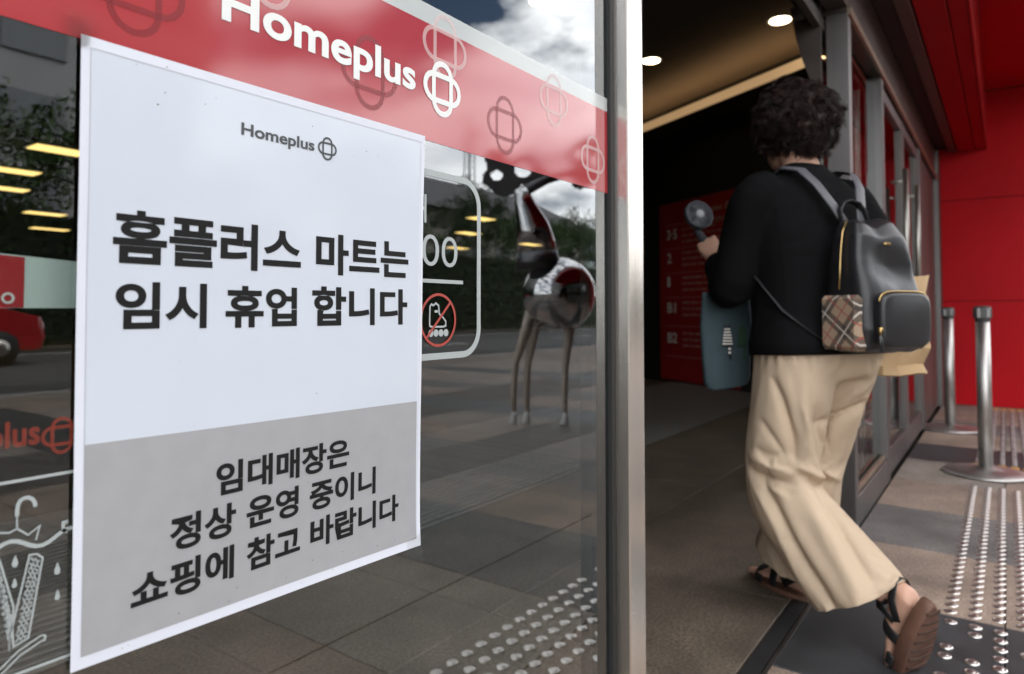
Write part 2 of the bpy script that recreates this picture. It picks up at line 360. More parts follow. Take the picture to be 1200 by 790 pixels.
def downlight(x, y, lab):
    e = empty('downlight', (x, y, 3.5)); tag(e, lab, 'light', 'recessed downlights in the lobby ceiling')
    MB().lathe([(0.115, -0.001), (0.115, -0.008), (0.095, -0.01), (0.09, -0.004)], n=24).build('trim_ring', mat('light_trim', (0.7, 0.7, 0.68), 0.5), e, True)
    MB().lathe([(0.089, -0.012), (0.05, -0.014), (0.001, -0.014)], n=24).build('lamp', mat('downlight_glow', (1, 1, 1), 0.5, emit=(1.0, 0.78, 0.5), estr=14), e, True)
downlight(6.28, 1.07, 'round ceiling downlight above the woman, nearest the glass doors')
downlight(6.52, 2.42, 'round ceiling downlight beside the steel window post, over the dark lobby wall')
downlight(4.71, 2.60, 'round ceiling downlight seen through the top of the window glass')
PANEL = mat('ceiling_panel_glow', (1, 0.9, 0.7), 0.5, emit=(1.0, 0.66, 0.22), estr=2.2)
for k, (x, y, l_, lab) in enumerate([(4.57, 11.8, 0.75, 'largest yellow ceiling light panel left of the notice'), (4.8, 14.3, 0.7, 'yellow ceiling light panel at the left edge of the glass'), (5.4, 16.6, 0.7, 'small yellow ceiling light panel low at the left edge of the glass'),
        (7.4, 20.2, 0.9, 'faint yellow ceiling light panel deep inside, left of the notice'), (8.9, 24.0, 1.0, 'farthest yellow ceiling light panel, left of the notice'),
        (15.0, 11.4, 0.8, 'yellow ceiling light panel seen inside the pictogram frame'), (17.6, 14.0, 0.9, 'second yellow ceiling light panel below the one inside the pictogram frame'), (21.5, 17.8, 1.0, 'dim yellow ceiling light panel deep behind the double zero'), (22.0, 14.5, 1.0, 'yellow ceiling light panel in front of the reflected silver sculpture')]):
    e = empty('ceiling_panel_light', (x, y, 3.5)); tag(e, lab, 'light', 'yellow ceiling panels deep inside the store')
    MB().box(-l_ / 2 - .02, l_ / 2 + .02, -0.24, 0.24, -0.02, -0.001).build('frame', mat('light_trim', (0.7, 0.7, 0.68), 0.5), e)
    MB().box(-l_ / 2, l_ / 2, -0.22, 0.22, -0.03, -0.021).build('diffuser', PANEL, e)

# building mass above and around
bm_ = empty('department_store', (0, 0, 0)); tag(bm_, 'large store building with grey cladding above the red entrance canopy', 'building')
MB().box(-14, 34, 0.02, 29, 3.63, 15.0).build('upper_storeys', CONC, bm_)
MB().box(-14, -1.6, 0.02, 0.3, -0.05, 3.63).build('wall', CONC, bm_)
MB().box(9.2, 34, 0.02, 0.3, -0.05, 3.63).build('wall', CONC, bm_)
MB().box(-1.6, 9.2, 0.03, 0.25, 2.62, 3.63).build('lintel', BRONZE, bm_)
for i in range(12):
    MB().box(-12 + i * 3.8, -10 + i * 3.8, 0.0, 0.019, 5.4, 7.6).build('window', mat('dark_window', (0.03, 0.035, 0.04), 0.1), bm_)

# red end wall, beam and canopy
rw = empty('red_end_wall', (7.82, 0, 0)); tag(rw, 'red panelled end wall closing off the entrance behind the two stanchions', 'wall')
MB().box(0.02, 1.38, -2.2, 0.25, -0.05, 3.63).build('wall_core', mat('red_joint', (0.10, 0.003, 0.005), 0.6), rw)
for (z0, z1) in ((0.004, 0.986), (0.992, 1.958), (1.964, 2.972)):
    for (y0, y1) in ((-1.1, -0.004), (-2.2, -1.106)):
        MB().box(0.0, 0.021, y0, y1, z0, z1, 0.002).build('panel', RED, rw)
rc = empty('red_canopy', (4.4, -1.0, 2.4)); tag(rc, 'red canopy with a boxed soffit beam running along above the entrance doors', 'canopy')
def wbox(e, name, x0, x1, y0, y1, z0, z1, mt, bev=0.0):
    l_ = e.location
    return MB().box(x0 - l_.x, x1 - l_.x, y0 - l_.y, y1 - l_.y, z0 - l_.z, z1 - l_.z, bev).build(name, mt, e)
wbox(rc, 'ceiling', 1.9, 7.815, -1.5, -0.405, 2.98, 3.3, RED)
wbox(rc, 'beam_soffit', 1.9, 7.815, -0.300, -0.165, 2.43, 3.2, RED, 0.003)
wbox(rc, 'beam_soffit', 1.9, 7.815, -0.385, -0.306, 2.43, 3.2, RED, 0.003)
wbox(rc, 'beam_trim', 1.9, 7.815, -0.402, -0.386, 2.425, 3.2, mat('red_trim_glossy', (0.45, 0.02, 0.022), 0.2), 0.003)
wbox(rc, 'fascia', 1.9, 7.815, -1.56, -1.502, 2.9, 3.75, RED, 0.004)
wbox(rc, 'dark_gap', 1.9, 7.815, -0.306, 0.03, 2.47, 2.60, BLACK)
wbox(rc, 'bronze_strip', 1.9, 7.815, -0.155, -0.088, 2.43, 2.469, BRONZE, 0.003)

# ------------------------------------------------------------------ shop window
win = empty('shop_window', (0, 0, 0)); tag(win, 'tall shop window pane carrying the paper notice, red film band and pictograms', 'window')
MB().box(-1.55, 0.965, 0.0, 0.010, 0.10, 2.60).build('glass_pane', GLASS, win)
MB().box(0.9655, 0.9775, -0.006, 0.03, 0.0, 2.60).build('gasket', BLACK, win)
MB().box(0.978, 1.034, -0.030, 0.06, 0.0, 2.62, 0.002).build('post', STEEL, win)
MB().box(-1.6, -1.55, -0.030, 0.06, 0.0, 2.62, 0.002).build('post', STEEL, win)
MB().box(-1.55, 0.978, -0.028, 0.05, 0.0, 0.10, 0.002).build('sill_rail', STEEL, win)
MB().box(-1.55, 0.978, -0.028, 0.05, 2.60, 2.66, 0.002).build('head_rail', STEEL, win)
# film band on the glass
YF = -0.0006
FILM_RED = film_mat('red_film', (0.37, 0.035, 0.040), 0.98, 0.08)
FILM_PALE = film_mat('frosted_film', (0.62, 0.66, 0.64), 0.70, 0.2)
def rect(mb, u0, u1, z0, z1, y): return mb.add([(u0, y, z0), (u1, y, z0), (u1, y, z1), (u0, y, z1)], [(0, 1, 2, 3)])
rect(MB(), -1.54, 0.964, 1.086, 1.2165, YF).build('red_film', FILM_RED, win)
rect(MB(), -1.54, 0.964, 1.2165, 1.238, YF).build('frosted_film', FILM_PALE, win)
FW_ = mat('film_letter_white', (0.72, 0.74, 0.72), 0.5)
FP_ = film_mat('film_emblem_pale', (0.78, 0.58, 0.56), 0.45); FD_ = film_mat('film_emblem_dark', (0.26, 0.012, 0.018), 0.5)
def letters(name, body, u0, u1, z0, z1, y, mt, parent, bold=0.02, spacing=1.0):
    v, f = text_mesh(body, u0, u1, z0, z1, bold, spacing)
    return link_mesh(name, [(a, y, b) for a, b in v], f, mt, parent)
# capital and ascender reach above the frame of the measured box: height set by ascender to descender
letters('film_lettering', 'Homeplus', 0.3034, 0.5273, 1.1256, 1.1680, YF - 0.0006, FW_, win, 0.028, 1.02)
mb = MB(); emblem(mb, 0.5707, 1.1488, 0.063, 0.0062, YF - 0.0006); mb.build('film_emblem', FW_, win)
for k, (cx, cz) in enumerate([(0.463, 1.137), (0.690, 1.1345), (0.236, 1.137), (0.009, 1.137)]):
    mb = MB(); emblem(mb, cx, cz, 0.075, 0.0052, YF - 0.0002); mb.build('film_emblem', FD_, win)
for (cx, cz) in [(0.5754, 1.1977), (0.8055, 1.1953), (0.9168, 1.1318), (0.349, 1.198), (0.122, 1.198)]:
    mb = MB(); emblem(mb, cx, cz, 0.075, 0.0050, YF - 0.0004); mb.build('film_emblem', FP_, win)
# pictogram frame and marks stuck on the glass
VIN = mat('pale_vinyl', (0.34, 0.375, 0.37), 0.5); VRED = mat('red_vinyl', (0.33, 0.045, 0.03), 0.5)
YV = -0.0008
def stroke(name, pts, wd, mt=VIN, y=YV, closed=False): return MB().ribbon(pts, wd, y, closed).build(name, mt, win)
def arc(cx, cz, r, a0, a1, n=8): return [(cx + r * math.cos(R_(a0 + (a1 - a0) * i / n)), cz + r * math.sin(R_(a0 + (a1 - a0) * i / n))) for i in range(n + 1)]
stroke('pictogram_frame', [(0.36, 1.0513)] + [(0.600, 1.0513)] + arc(0.608, 1.0225, 0.0290, 90, 0)[1:] + arc(0.608, 0.8785, 0.0290, 0, -90) + [(0.36, 0.8495)], 0.0072)
letters('opening_time', '00', 0.5390, 0.5978, 0.9489, 0.9833, YV, VIN, win, -0.004)
stroke('opening_word', [(0.534, 0.9956), (0.534, 1.0265)], 0.0035); stroke('opening_word', [(0.5438, 0.9956), (0.5438, 1.0265)], 0.0035); stroke('opening_word', [(0.5358, 1.011), (0.542, 1.011)], 0.0035)
stroke('divider', [(0.50, 0.9324), (0.6078, 0.9324)], 0.0042)
cc = (0.5654, 0.8895)
# roller skate
sk = [(cc[0] - 0.010 + a, cc[1] + 0.001 + b) for a, b in [(-0.004, -0.004), (-0.0035, 0.014), (-0.001, 0.0165), (0.002, 0.0150), (0.006, 0.0175), (0.0105, 0.0150), (0.0115, 0.006), (0.018, 0.0015), (0.0225, -0.0025), (0.0225, -0.0075), (0.019, -0.0085), (0.0, -0.0085), (-0.0035, -0.0075)]]
stroke('skate_boot', sk, 0.0021, VIN, YV, True)
stroke('skate_buckle', [(cc[0] - 0.006, cc[1] + 0.0095), (cc[0] - 0.0005, cc[1] + 0.0095)], 0.0028)
for i in range(4):
    c_ = (cc[0] - 0.012 + 0.0083 * i, cc[1] - 0.0143)
    link_mesh('skate_wheel', [(c_[0] + 0.0041 * math.cos(a * math.pi / 7), YV, c_[1] + 0.0041 * math.sin(a * math.pi / 7)) for a in range(14)], [tuple(range(14))], VIN, win)
stroke('prohibition_ring', arc(cc[0], cc[1], 0.0282, 0, 352, 40), 0.0030, VRED, YV - 0.0004, True)
stroke('prohibition_bar', [(cc[0] - 0.0195, cc[1] - 0.0195), (cc[0] + 0.0195, cc[1] + 0.0195)], 0.0030, VRED, YV - 0.0005)
# wet umbrella pictogram at the left
stroke('umbrella_frame', [(0.02, 0.7922), (0.225, 0.7922)], 0.0020); stroke('umbrella_frame', [(0.02, 0.6712), (0.225, 0.6712)], 0.0020)
stroke('umbrella_handle', [(0.1805, 0.7737), (0.1800, 0.7765), (0.1788, 0.7788), (0.1765, 0.7805), (0.1742, 0.7806), (0.1720, 0.7795), (0.1708, 0.7770), (0.1704, 0.7735), (0.1704, 0.7700)], 0.0024)
stroke('umbrella_handle', [(0.1704, 0.7700), (0.1705, 0.7623)], 0.0010)
stroke('umbrella_canopy', [(0.158, 0.7622), (0.1618, 0.7618), (0.1665, 0.7606), (0.1705, 0.7623), (0.1768, 0.7567), (0.1832, 0.7609), (0.1812, 0.7522)], 0.0011)
wv = [(0.150 + 0.0035 * i, 0.7515 + 0.0036 * math.sin((0.150 + 0.0035 * i - 0.1585) * 2 * math.pi / 0.034)) for i in range(22)]
stroke('water_line', wv, 0.0026)
stroke('umbrella_handle', [(0.1995, 0.753), (0.1969, 0.7546), (0.1968, 0.7594), (0.1997, 0.7597)], 0.0022)
stroke('wet_umbrella', [(0.1779, 0.7438), (0.1820, 0.7432), (0.1853, 0.7398), (0.1782, 0.6914), (0.1703, 0.6890), (0.1693, 0.7011)], 0.0012, VIN, YV, True)
stroke('wet_umbrella', [(0.158, 0.757), (0.1623, 0.7429), (0.1698, 0.7135), (0.1681, 0.6872), (0.1626, 0.7267), (0.157, 0.745)], 0.0012, VIN, YV, True)
stroke('umbrella_tip', [(0.157, 0.6745), (0.1637, 0.6782), (0.1728, 0.6853), (0.1856, 0.6904)], 0.0012)
stroke('umbrella_tip', [(0.158, 0.6715), (0.1650, 0.6752), (0.1740, 0.6822), (0.186, 0.6868)], 0.0012)
stroke('umbrella_tip', [(0.1856, 0.6904), (0.1878, 0.6893), (0.1875, 0.6865), (0.186, 0.6868)], 0.0012)
rs = random.Random(5)
def squiggles(poly_l, poly_r, n):
    mb = MB()
    for i in range(n):
        t = (i + 0.5) / n
        a = Vector(poly_l[0]).lerp(Vector(poly_l[1]), t); b = Vector(poly_r[0]).lerp(Vector(poly_r[1]), t)
        P = []
        for k in range(9):
            q = a.lerp(b, 0.12 + 0.76 * k / 8); P.append((q.x, q.y + 0.0011 * math.sin(k * 1.9 + i * 2.3) + 0.0005 * rs.uniform(-1, 1)))
        mb.ribbon(P, 0.00075, YV)
    return mb
squiggles([(0.1779, 0.7425), (0.1700, 0.6905)], [(0.1848, 0.7385), (0.1780, 0.6925)], 19).build('wet_pattern', VIN, win)
squiggles([(0.1575, 0.7420), (0.1675, 0.6890)], [(0.1625, 0.7405), (0.1692, 0.7100)], 14).build('wet_pattern', VIN, win)
for (cx, cz, s_) in [(0.170, 0.7424, 0.0042), (0.170, 0.7288, 0.0034), (0.1939, 0.7307, 0.0044), (0.1943, 0.7135, 0.0038)]:
    P = [(cx + s_ * 0.42 * math.sin(a) * (1 - math.cos(a)) / 1.3, cz - s_ * math.cos(a) * -1.0) for a in [2 * math.pi * i / 14 for i in range(14)]]
    link_mesh('water_drop', [(a, YV, b) for a, b in P], [tuple(range(14))], VIN, win)
# faint red lettering low on the glass, and the pale sign with red end board standing inside
letters('red_lettering', 'Homeplus', 0.108, 0.1821, 0.8085, 0.8300, YV, film_mat('red_letter_film', (0.30, 0.05, 0.03), 0.5), win, 0.028, 1.02)
mb = MB(); emblem(mb, 0.1948, 0.8173, 0.0245, 0.0022, YV); mb.build('red_emblem', film_mat('red_letter_film2', (0.30, 0.05, 0.03), 0.5), win)
MB().add([(0.02, 0.0125, 0.9016), (0.36, 0.0125, 0.9016), (0.36, 0.0125, 0.9245), (0.02, 0.0125, 0.9455)], [(0, 1, 2, 3)]).build('pale_film_strip', film_mat('pale_strip', (0.62, 0.70, 0.67), 0.96), win)
MB().add([(0.02, 0.0120, 0.9020), (0.1755, 0.0120, 0.9020), (0.1755, 0.0120, 0.9350), (0.02, 0.0120, 0.9450)], [(0, 1, 2, 3)]).build('red_film_strip', film_mat('red_strip', (0.45, 0.02, 0.03), 0.95), win)
stroke('strip_numeral', arc(0.1665, 0.9080, 0.0030, 0, 350, 14), 0.0014, FW_, 0.0116, True)

# ------------------------------------------------------------------ the paper notice
def wave(u, z):
    """how far the sheet stands off the glass"""
    s = (u - 0.2) / 0.34; t = (z - 0.652) / 0.437
    e = 0.0018 + 0.0012 * (0.5 + 0.5 * math.sin(5.0 * s + 2.2 * t + 0.6)) + 0.0010 * (0.5 + 0.5 * math.sin(9 * t - 3 * s))
    e += 0.004 * max(0, s - 0.86) ** 1.2 * (0.4 + math.sin(3.1 * t)) + 0.0015 * max(0, 0.06 - t) * 10 * s
    return -e
def qz(u, v):   # outline of the sheet: u across 0..1, v up 0..1
    tl, tr, br, bl = Vector((0.200, 1.0885)), Vector((0.540, 1.0890)), Vector((0.5360, 0.6520)), Vector((0.2020, 0.6600))
    p = (bl.lerp(br, u)).lerp(tl.lerp(tr, u), v); p.x += -0.0022 * math.sin(math.pi * v) * u
    return p
PAPER = mat('notice_paper', (0.62, 0.65, 0.715), 0.5, var=0.012, nscale=14, bump=0.05, bscale=14, spec=0.45)
PAPERIN = mat('notice_print_area', (0.535, 0.58, 0.645), 0.5, var=0.012, nscale=14, bump=0.05, bscale=14, spec=0.45, coat=0.35)
PGREY = mat('notice_grey_print', (0.315, 0.32, 0.33), 0.5, var=0.03, nscale=60, bump=0.05, bscale=14, spec=0.45, coat=0.35)
INK = mat('notice_ink', (0.008, 0.008, 0.008), 0.6, spec=0.2)
us = sorted(set([0, 0.018, 0.982, 1] + [i / 36 for i in range(1, 36)]))
vs = sorted(set([0, 0.019, 0.348, 0.982, 1] + [i / 44 for i in range(1, 44)]))
V = []; Fc = []; Mi = []
for v_ in vs:
    for u_ in us:
        p = qz(u_, v_); V.append((p.x, wave(p.x, p.y), p.y))
nu = len(us)
for j in range(len(vs) - 1):
    for i in range(nu - 1):
        Fc.append((j * nu + i, j * nu + i + 1, (j + 1) * nu + i + 1, (j + 1) * nu + i))
        uc = (us[i] + us[i + 1]) / 2; vc = (vs[j] + vs[j + 1]) / 2
        Mi.append(0 if (uc < 0.018 or uc > 0.982 or vc < 0.019 or vc > 0.982) else (2 if vc < 0.348 else 1))
note = empty('paper_notice', (0.37, 0, 0.652)); tag(note, 'white paper notice with black Korean lettering and grey lower block taped to the glass', 'notice')
def nlink(name, verts, faces, mt, smooth=False):
    l_ = note.location
    return link_mesh(name, [(a - l_.x, b - l_.y, c - l_.z) for a, b, c in verts], faces, mt, note, smooth)
nv = len(V)      # give the sheet a real thickness
V2 = V + [(a, b + 0.00018, c) for a, b, c in V]
F2 = list(Fc) + [tuple(nv + i for i in f[::-1]) for f in Fc]; M2 = Mi + [0] * len(Fc)
sh = nlink('sheet', V2, F2, PAPER, True); sh.data.materials.append(PAPERIN); sh.data.materials.append(PGREY)
sh.data.polygons.foreach_set('material_index', M2)
def on_paper(name, v, f, mt, lift=0.0003): return nlink(name, [(a, wave(a, b) - lift, b) for a, b in v], f, mt)
WORDS = [('홈플러스', .2231, .3819, .9331, .9723), ('마트는', .3982, .5155, .9330, .9715), ('임시', .2257, .2938, .8862, .9209), ('휴업', .3098, .3780, .8859, .9203), ('합니다', .3943, .5139, .8855, .9222),
         ('임대매장은', .3031, .4385, .7532, .7795), ('정상', .2668, .3208, .7202, .7463), ('운영', .3305, .3816, .7205, .7464), ('중이니', .3936, .4728, .7199, .7462), ('쇼핑에', .2397, .3198, .6860, .7125), ('참고', .3310, .3838, .6863, .7123), ('바랍니다', .3948, .5044, .6863, .7129)]
for wd, a, b, c, d in WORDS:
    v, f = text_mesh(wd, a, b, c, d, 0.031); on_paper('printed_word', v, f, INK)
v, f = text_mesh('Homeplus', .3212, .3948, 1.0422 - 0.0005, 1.0552, 0.026, 1.0); on_paper('printed_name', v, f, mat('notice_grey_ink', (0.045, 0.05, 0.055), 0.45))
mb = MB(); emblem(mb, 0.4094, 1.0500, 0.0218, 0.0019, 0); on_paper('printed_emblem', [(a, c) for a, b, c in mb.v], mb.f, MATS['notice_grey_ink'])
# thin frame line of the print
fl = [qz(0.018, 0.019), qz(0.018, 0.982), qz(0.982, 0.982), qz(0.982, 0.019)]
mb = MB()
for i in range(4):
    a, b = fl[i], fl[(i + 1) % 4]; mb.ribbon([tuple(a.lerp(b, k / 16)) for k in range(17)], 0.0004, 0)
on_paper('print_frame_line', [(a, c) for a, b, c in mb.v], mb.f, mat('frame_line', (0.42, 0.42, 0.45), 0.6))
# tapes
TAPE = glass_mat('clear_tape', (0.95, 0.95, 0.94), 1.25, 0.12)
for k, (pts, lab) in enumerate([([(0.190, 1.079), (0.2045, 1.081), (0.2075, 1.101), (0.192, 1.104)], 'tape'), ([(0.515, 0.661), (0.5365, 0.665), (0.5385, 0.640), (0.518, 0.638)], 'tape')]):
    l_ = note.location
    MB().add([(a - l_.x, wave(a, b) - 0.0009, b - l_.z) for a, b in pts], [(0, 1, 2, 3)]).build('clear_tape', TAPE, note)
# specks of dirt on the sheet
rs = random.Random(9); mb = MB()
for i in range(34):
    p = qz(rs.uniform(0.03, 0.97), rs.choice([rs.uniform(0.01, 0.05), rs.uniform(0.9, 0.99), rs.uniform(0.03, 0.97)])); s_ = rs.uniform(0.0003, 0.0008)
    mb.add([(p.x + s_ * math.cos(a) * rs.uniform(.6, 1.4), wave(p.x, p.y) - 0.0004, p.y + s_ * math.sin(a) * rs.uniform(.6, 1.2)) for a in [k * math.pi / 3 for k in range(6)]], [tuple(range(6))])
o = nlink('dirt_speck', mb.v, mb.f, mat('dirt', (0.16, 0.14, 0.12), 0.9)); o['kind'] = 'stuff'

# ------------------------------------------------------------------ entrance frames and doors
ef = empty('side_light_frame', (3.10, 0.0, 0)); tag(ef, 'steel entrance frame with fixed side glass right of the walking woman', 'door frame')
def fbox(e, name, x0, x1, y0, y1, z0, z1, mt, bev=0.002): return wbox(e, name, x0, x1, y0, y1, z0, z1, mt, bev)
fbox(ef, 'jamb', 3.10, 3.172, 0.0, 0.085, 0.0, 2.15, STEELD)
fbox(ef, 'mullion', 4.05, 4.13, 0.0, 0.085, 0.0, 2.15, STEELD)
fbox(ef, 'mullion', 6.02, 6.10, 0.0, 0.085, 0.0, 2.15, STEELD)
fbox(ef, 'jamb', 7.56, 7.80, -0.02, 0.085, 0.0, 2.42, STEELD)
fbox(ef, 'bottom_rail', 3.174, 4.048, 0.002, 0.075, 0.0, 0.125, STEELD)
fbox(ef, 'header', 3.10, 7.56, 0.004, 0.12, 2.152, 2.44, BRONZE)
fbox(ef, 'header_trim', 3.10, 7.56, -0.014, 0.003, 2.135, 2.17, mat('bronze_trim', (0.34, 0.27, 0.20), 0.35, 0.8, var=0.1, nscale=8))
fbox(ef, 'glazing_bead', 3.173, 4.049, 0.012, 0.03, 0.126, 0.15, mat('bronze_trim', (0.34, 0.27, 0.20), 0.35))
fbox(ef, 'side_glass', 3.173, 4.049, 0.036, 0.044, 0.126, 2.15, GLASS, 0)
PANELM = mat('steel_panel', (0.16, 0.145, 0.135), 0.5, 0.7, var=0.12, nscale=5, bump=0.03, bscale=120, stretch=(1, 1, 0.06))
for k in range(3): fbox(ef, 'steel_panel', 6.104 + 0.485 * k, 6.580 + 0.485 * k, 0.020, 0.07, 0.01, 2.15, PANELM, 0.003)
def door(x0, x1, lab, hx):
    e = empty('glass_door', (x0, 0.02, 0)); tag(e, lab, 'door', 'hinged glass doors beside the red wall')
    fbox(e, 'stile', x0, x0 + 0.06, 0.012, 0.06, 0.012, 2.13, PANELM); fbox(e, 'stile', x1 - 0.06, x1, 0.012, 0.06, 0.012, 2.13, PANELM)
    fbox(e, 'top_rail', x0 + 0.061, x1 - 0.061, 0.014, 0.058, 2.06, 2.13, STEELD); fbox(e, 'bottom_rail', x0 + 0.061, x1 - 0.061, 0.014, 0.058, 0.012, 0.15, STEELD)
    fbox(e, 'glass', x0 + 0.06, x1 - 0.06, 0.032, 0.040, 0.15, 2.06, GLASS, 0)
    h = MB().tube([(hx - x0, -0.075, 0.95), (hx - x0, -0.075, 1.72)], 0.016, 14)
    for z in (1.02, 1.65): h.tube([(hx - x0, -0.075, z), (hx - x0, 0.0, z)], 0.009, 8)
    h.build('handle', mat('handle_satin', (0.42, 0.40, 0.36), 0.4, 1.0, var=0.05, nscale=10), e, True)
door(4.14, 5.07, 'glass double door leaf nearer the walking woman, with vertical bar handle', 4.52)
door(5.08, 6.01, 'glass double door leaf farther from the woman, towards the red wall', 5.16)
sl = empty('sliding_door', (3.06, 0.11, 0)); tag(sl, 'slid-open automatic glass door leaf tucked behind the steel jamb', 'door')
fbox(sl, 'stile', 3.055, 3.085, 0.098, 0.135, 0.01, 2.08, STEEL); fbox(sl, 'stile', 4.0, 4.03, 0.098, 0.135, 0.01, 2.08, STEEL)
fbox(sl, 'stile', 3.088, 3.098, 0.105, 0.14, 0.01, 2.06, BRONZE)
fbox(sl, 'glass', 3.098, 4.0, 0.112, 0.120, 0.05, 2.06, GLASS, 0); fbox(sl, 'bottom_rail', 3.098, 4.0, 0.10, 0.13, 0.01, 0.049, STEELD)
op = empty('door_operator', (2.0, 0.2, 2.2)); tag(op, 'dark automatic door operator box above the open entrance', 'door operator')
fbox(op, 'housing', 1.04, 4.05, 0.122, 0.20, 2.20, 2.60, BLACK, 0.004); fbox(op, 'track', 1.04, 4.0, 0.09, 0.121, 2.085, 2.14, BRONZE)
fbox(op, 'header_panel', 1.04, 3.099, 0.0, 0.085, 2.17, 2.60, BRONZE)
bk = [(0.092, 1.735), (0.092, 2.19), (0.21, 2.19), (0.19, 2.06), (0.165, 1.96)]
n_ = len(bk); MB().add([(x - 2.0, y - 0.2, z - 2.2) for x in (3.028, 3.05) for y, z in bk], [tuple(range(n_)), tuple(range(2 * n_ - 1, n_ - 1, -1))] + [(k, n_ + k, n_ + (k + 1) % n_, (k + 1) % n_) for k in range(n_)]).build('end_bracket', BRONZE, op)

# stanchions
SATIN = mat('satin_steel_pole', (0.46, 0.44, 0.42), 0.42, 1.0, var=0.08, nscale=12)
HEADM = mat('stanchion_head', (0.05, 0.05, 0.05), 0.45)
def stanchion(loc, rz, lab):
    e = empty('stanchion', loc, rz); tag(e, lab, 'stanchion', 'steel queue stanchions before the red wall')
    MB().lathe([(0.205, 0.0), (0.207, 0.006), (0.200, 0.013), (0.12, 0.024), (0.05, 0.033), (0.042, 0.040)], n=40).build('base', SATIN, e, True)
    MB().lathe([(0.0345, 0.03), (0.0345, 0.838)], n=28).build('pole', SATIN, e, True)
    MB().lathe([(0.036, 0.836), (0.036, 0.848), (0.0345, 0.850)], n=28).build('collar', HEADM, e, True)
    MB().box(-0.038, 0.038, -0.038, 0.038, 0.850, 0.916, 0.008).build('belt_head', STEELD, e)
    for s in (-1, 1):
        MB().box(-0.014, 0.014, s * 0.039 - 0.004, s * 0.039 + 0.004, 0.854, 0.911, 0.002).build('belt_slot', HEADM, e)
        MB().box(s * 0.039 - 0.004, s * 0.039 + 0.004, -0.014, 0.014, 0.854, 0.911, 0.002).build('belt_slot', HEADM, e)
    MB().lathe([(0.034, 0.916), (0.034, 0.919), (0.03, 0.921)], n=24).build('cap', HEADM, e, True)
    return e
stanchion((4.60, -0.405, 0.004), 0.2, 'nearer steel queue stanchion, standing on the tactile strip')
stanchion((6.15, -0.155, 0.004), 0.1, 'farther steel queue stanchion, between the glass doors and the nearer one')

# floor directory sign on the angled wall
ds = empty('floor_directory', (0, 0, 0)); ds.location = A + dv * ((Vector((8.376, 3.124, 0)) - A).length); ds.rotation_euler = (0, 0, ang)
tag(ds, 'tall dark red floor directory board with white floor numbers on the lobby wall', 'sign')
MB().box(0, 1.42, -0.035, -0.003, 0.02, 2.27, 0.004).build('board', mat('directory_red', (0.35, 0.012, 0.016), 0.5), ds)
SIGNW = mat('directory_white', (0.85, 0.83, 0.80), 0.5, spec=0.3); SIGNG = mat('directory_small', (0.55, 0.36, 0.34), 0.5, spec=0.3)
for t_, z_, h_, w_ in [('3·5', 1.80, 0.13, 0.20), ('2', 1.50, 0.13, 0.09), ('1', 1.20, 0.13, 0.06), ('B1', 0.87, 0.13, 0.17), ('B2', 0.49, 0.13, 0.19)]:
    letters('floor_number', t_, 0.16, 0.16 + w_, z_, z_ + h_, -0.037, SIGNW, ds, 0.02)
letters('directory_heading', 'Homeplus', 0.72, 1.18, 2.05, 2.14, -0.037, SIGNG, ds, 0.02); mb = MB(); emblem(mb, 1.27, 2.10, 0.10, 0.011, -0.037); mb.build('directory_emblem', SIGNG, ds)
letters('directory_subheading', '안내', 1.05, 1.25, 1.93, 1.99, -0.037, SIGNG, ds, 0.01)
for z_ in (1.98, 1.68, 1.37, 1.06, 0.70, 0.32): MB().box(0.12, 1.32, -0.038, -0.0352, z_, z_ + 0.006).build('rule_line', SIGNG, ds)
rs = random.Random(4)
for zt in (1.89, 1.60, 1.29, 0.98, 0.60):
    for j in range(3):
        x = 0.46; mb = MB(); end = rs.uniform(0.95, 1.25)
        while x < end:
            for k in range(rs.randint(2, 5)):
                w_ = rs.uniform(0.016, 0.026); zz = zt - 0.075 * j
                mb.box(x, x + w_, -0.0378, -0.0352, zz + 0.016, zz + 0.028).box(x + w_ * 0.2, x + w_ * 0.8, -0.0378, -0.0352, zz, zz + 0.010); x += w_ + 0.006
            x += 0.022
        o = mb.build('entry_line', SIGNG, ds); o['kind'] = 'stuff'

# ------------------------------------------------------------------ people
SKIN = mat('skin', (0.52, 0.30, 0.21), 0.5, var=0.08, nscale=25, bump=0.05, bscale=120)
def remesh(mb, voxel, smooth=6, fac=0.5):
    """fuse overlapping closed tubes into one continuous surface; returns verts (n,3), faces"""
    o = mb.build('tmp', None)
    r = o.modifiers.new('r', 'REMESH'); r.mode = 'VOXEL'; r.voxel_size = voxel
    s = o.modifiers.new('s', 'SMOOTH'); s.factor = fac; s.iterations = smooth
    dg = bpy.context.evaluated_depsgraph_get(); me = bpy.data.meshes.new_from_object(o.evaluated_get(dg))
    n = len(me.vertices); co = np.empty(n * 3); me.vertices.foreach_get('co', co)
    fs = [tuple(p.vertices) for p in me.polygons]
    old = o.data; bpy.data.objects.remove(o); bpy.data.meshes.remove(old); bpy.data.meshes.remove(me)
    return co.reshape(-1, 3), fs
def normals(co, fs):
    me = bpy.data.meshes.new('n'); me.from_pydata(co.tolist(), [], fs); me.update()
    nn = np.empty(len(co) * 3); me.vertices.foreach_get('normal', nn); bpy.data.meshes.remove(me); return nn.reshape(-1, 3)
def cut_keep(co, fs, keep):
    """keep the faces whose corners all satisfy keep"""
    ids = np.where(keep)[0]; mp_ = -np.ones(len(co), int); mp_[ids] = np.arange(len(ids))
    return co[ids], [tuple(mp_[i] for i in f) for f in fs if all(mp_[i] >= 0 for i in f)]
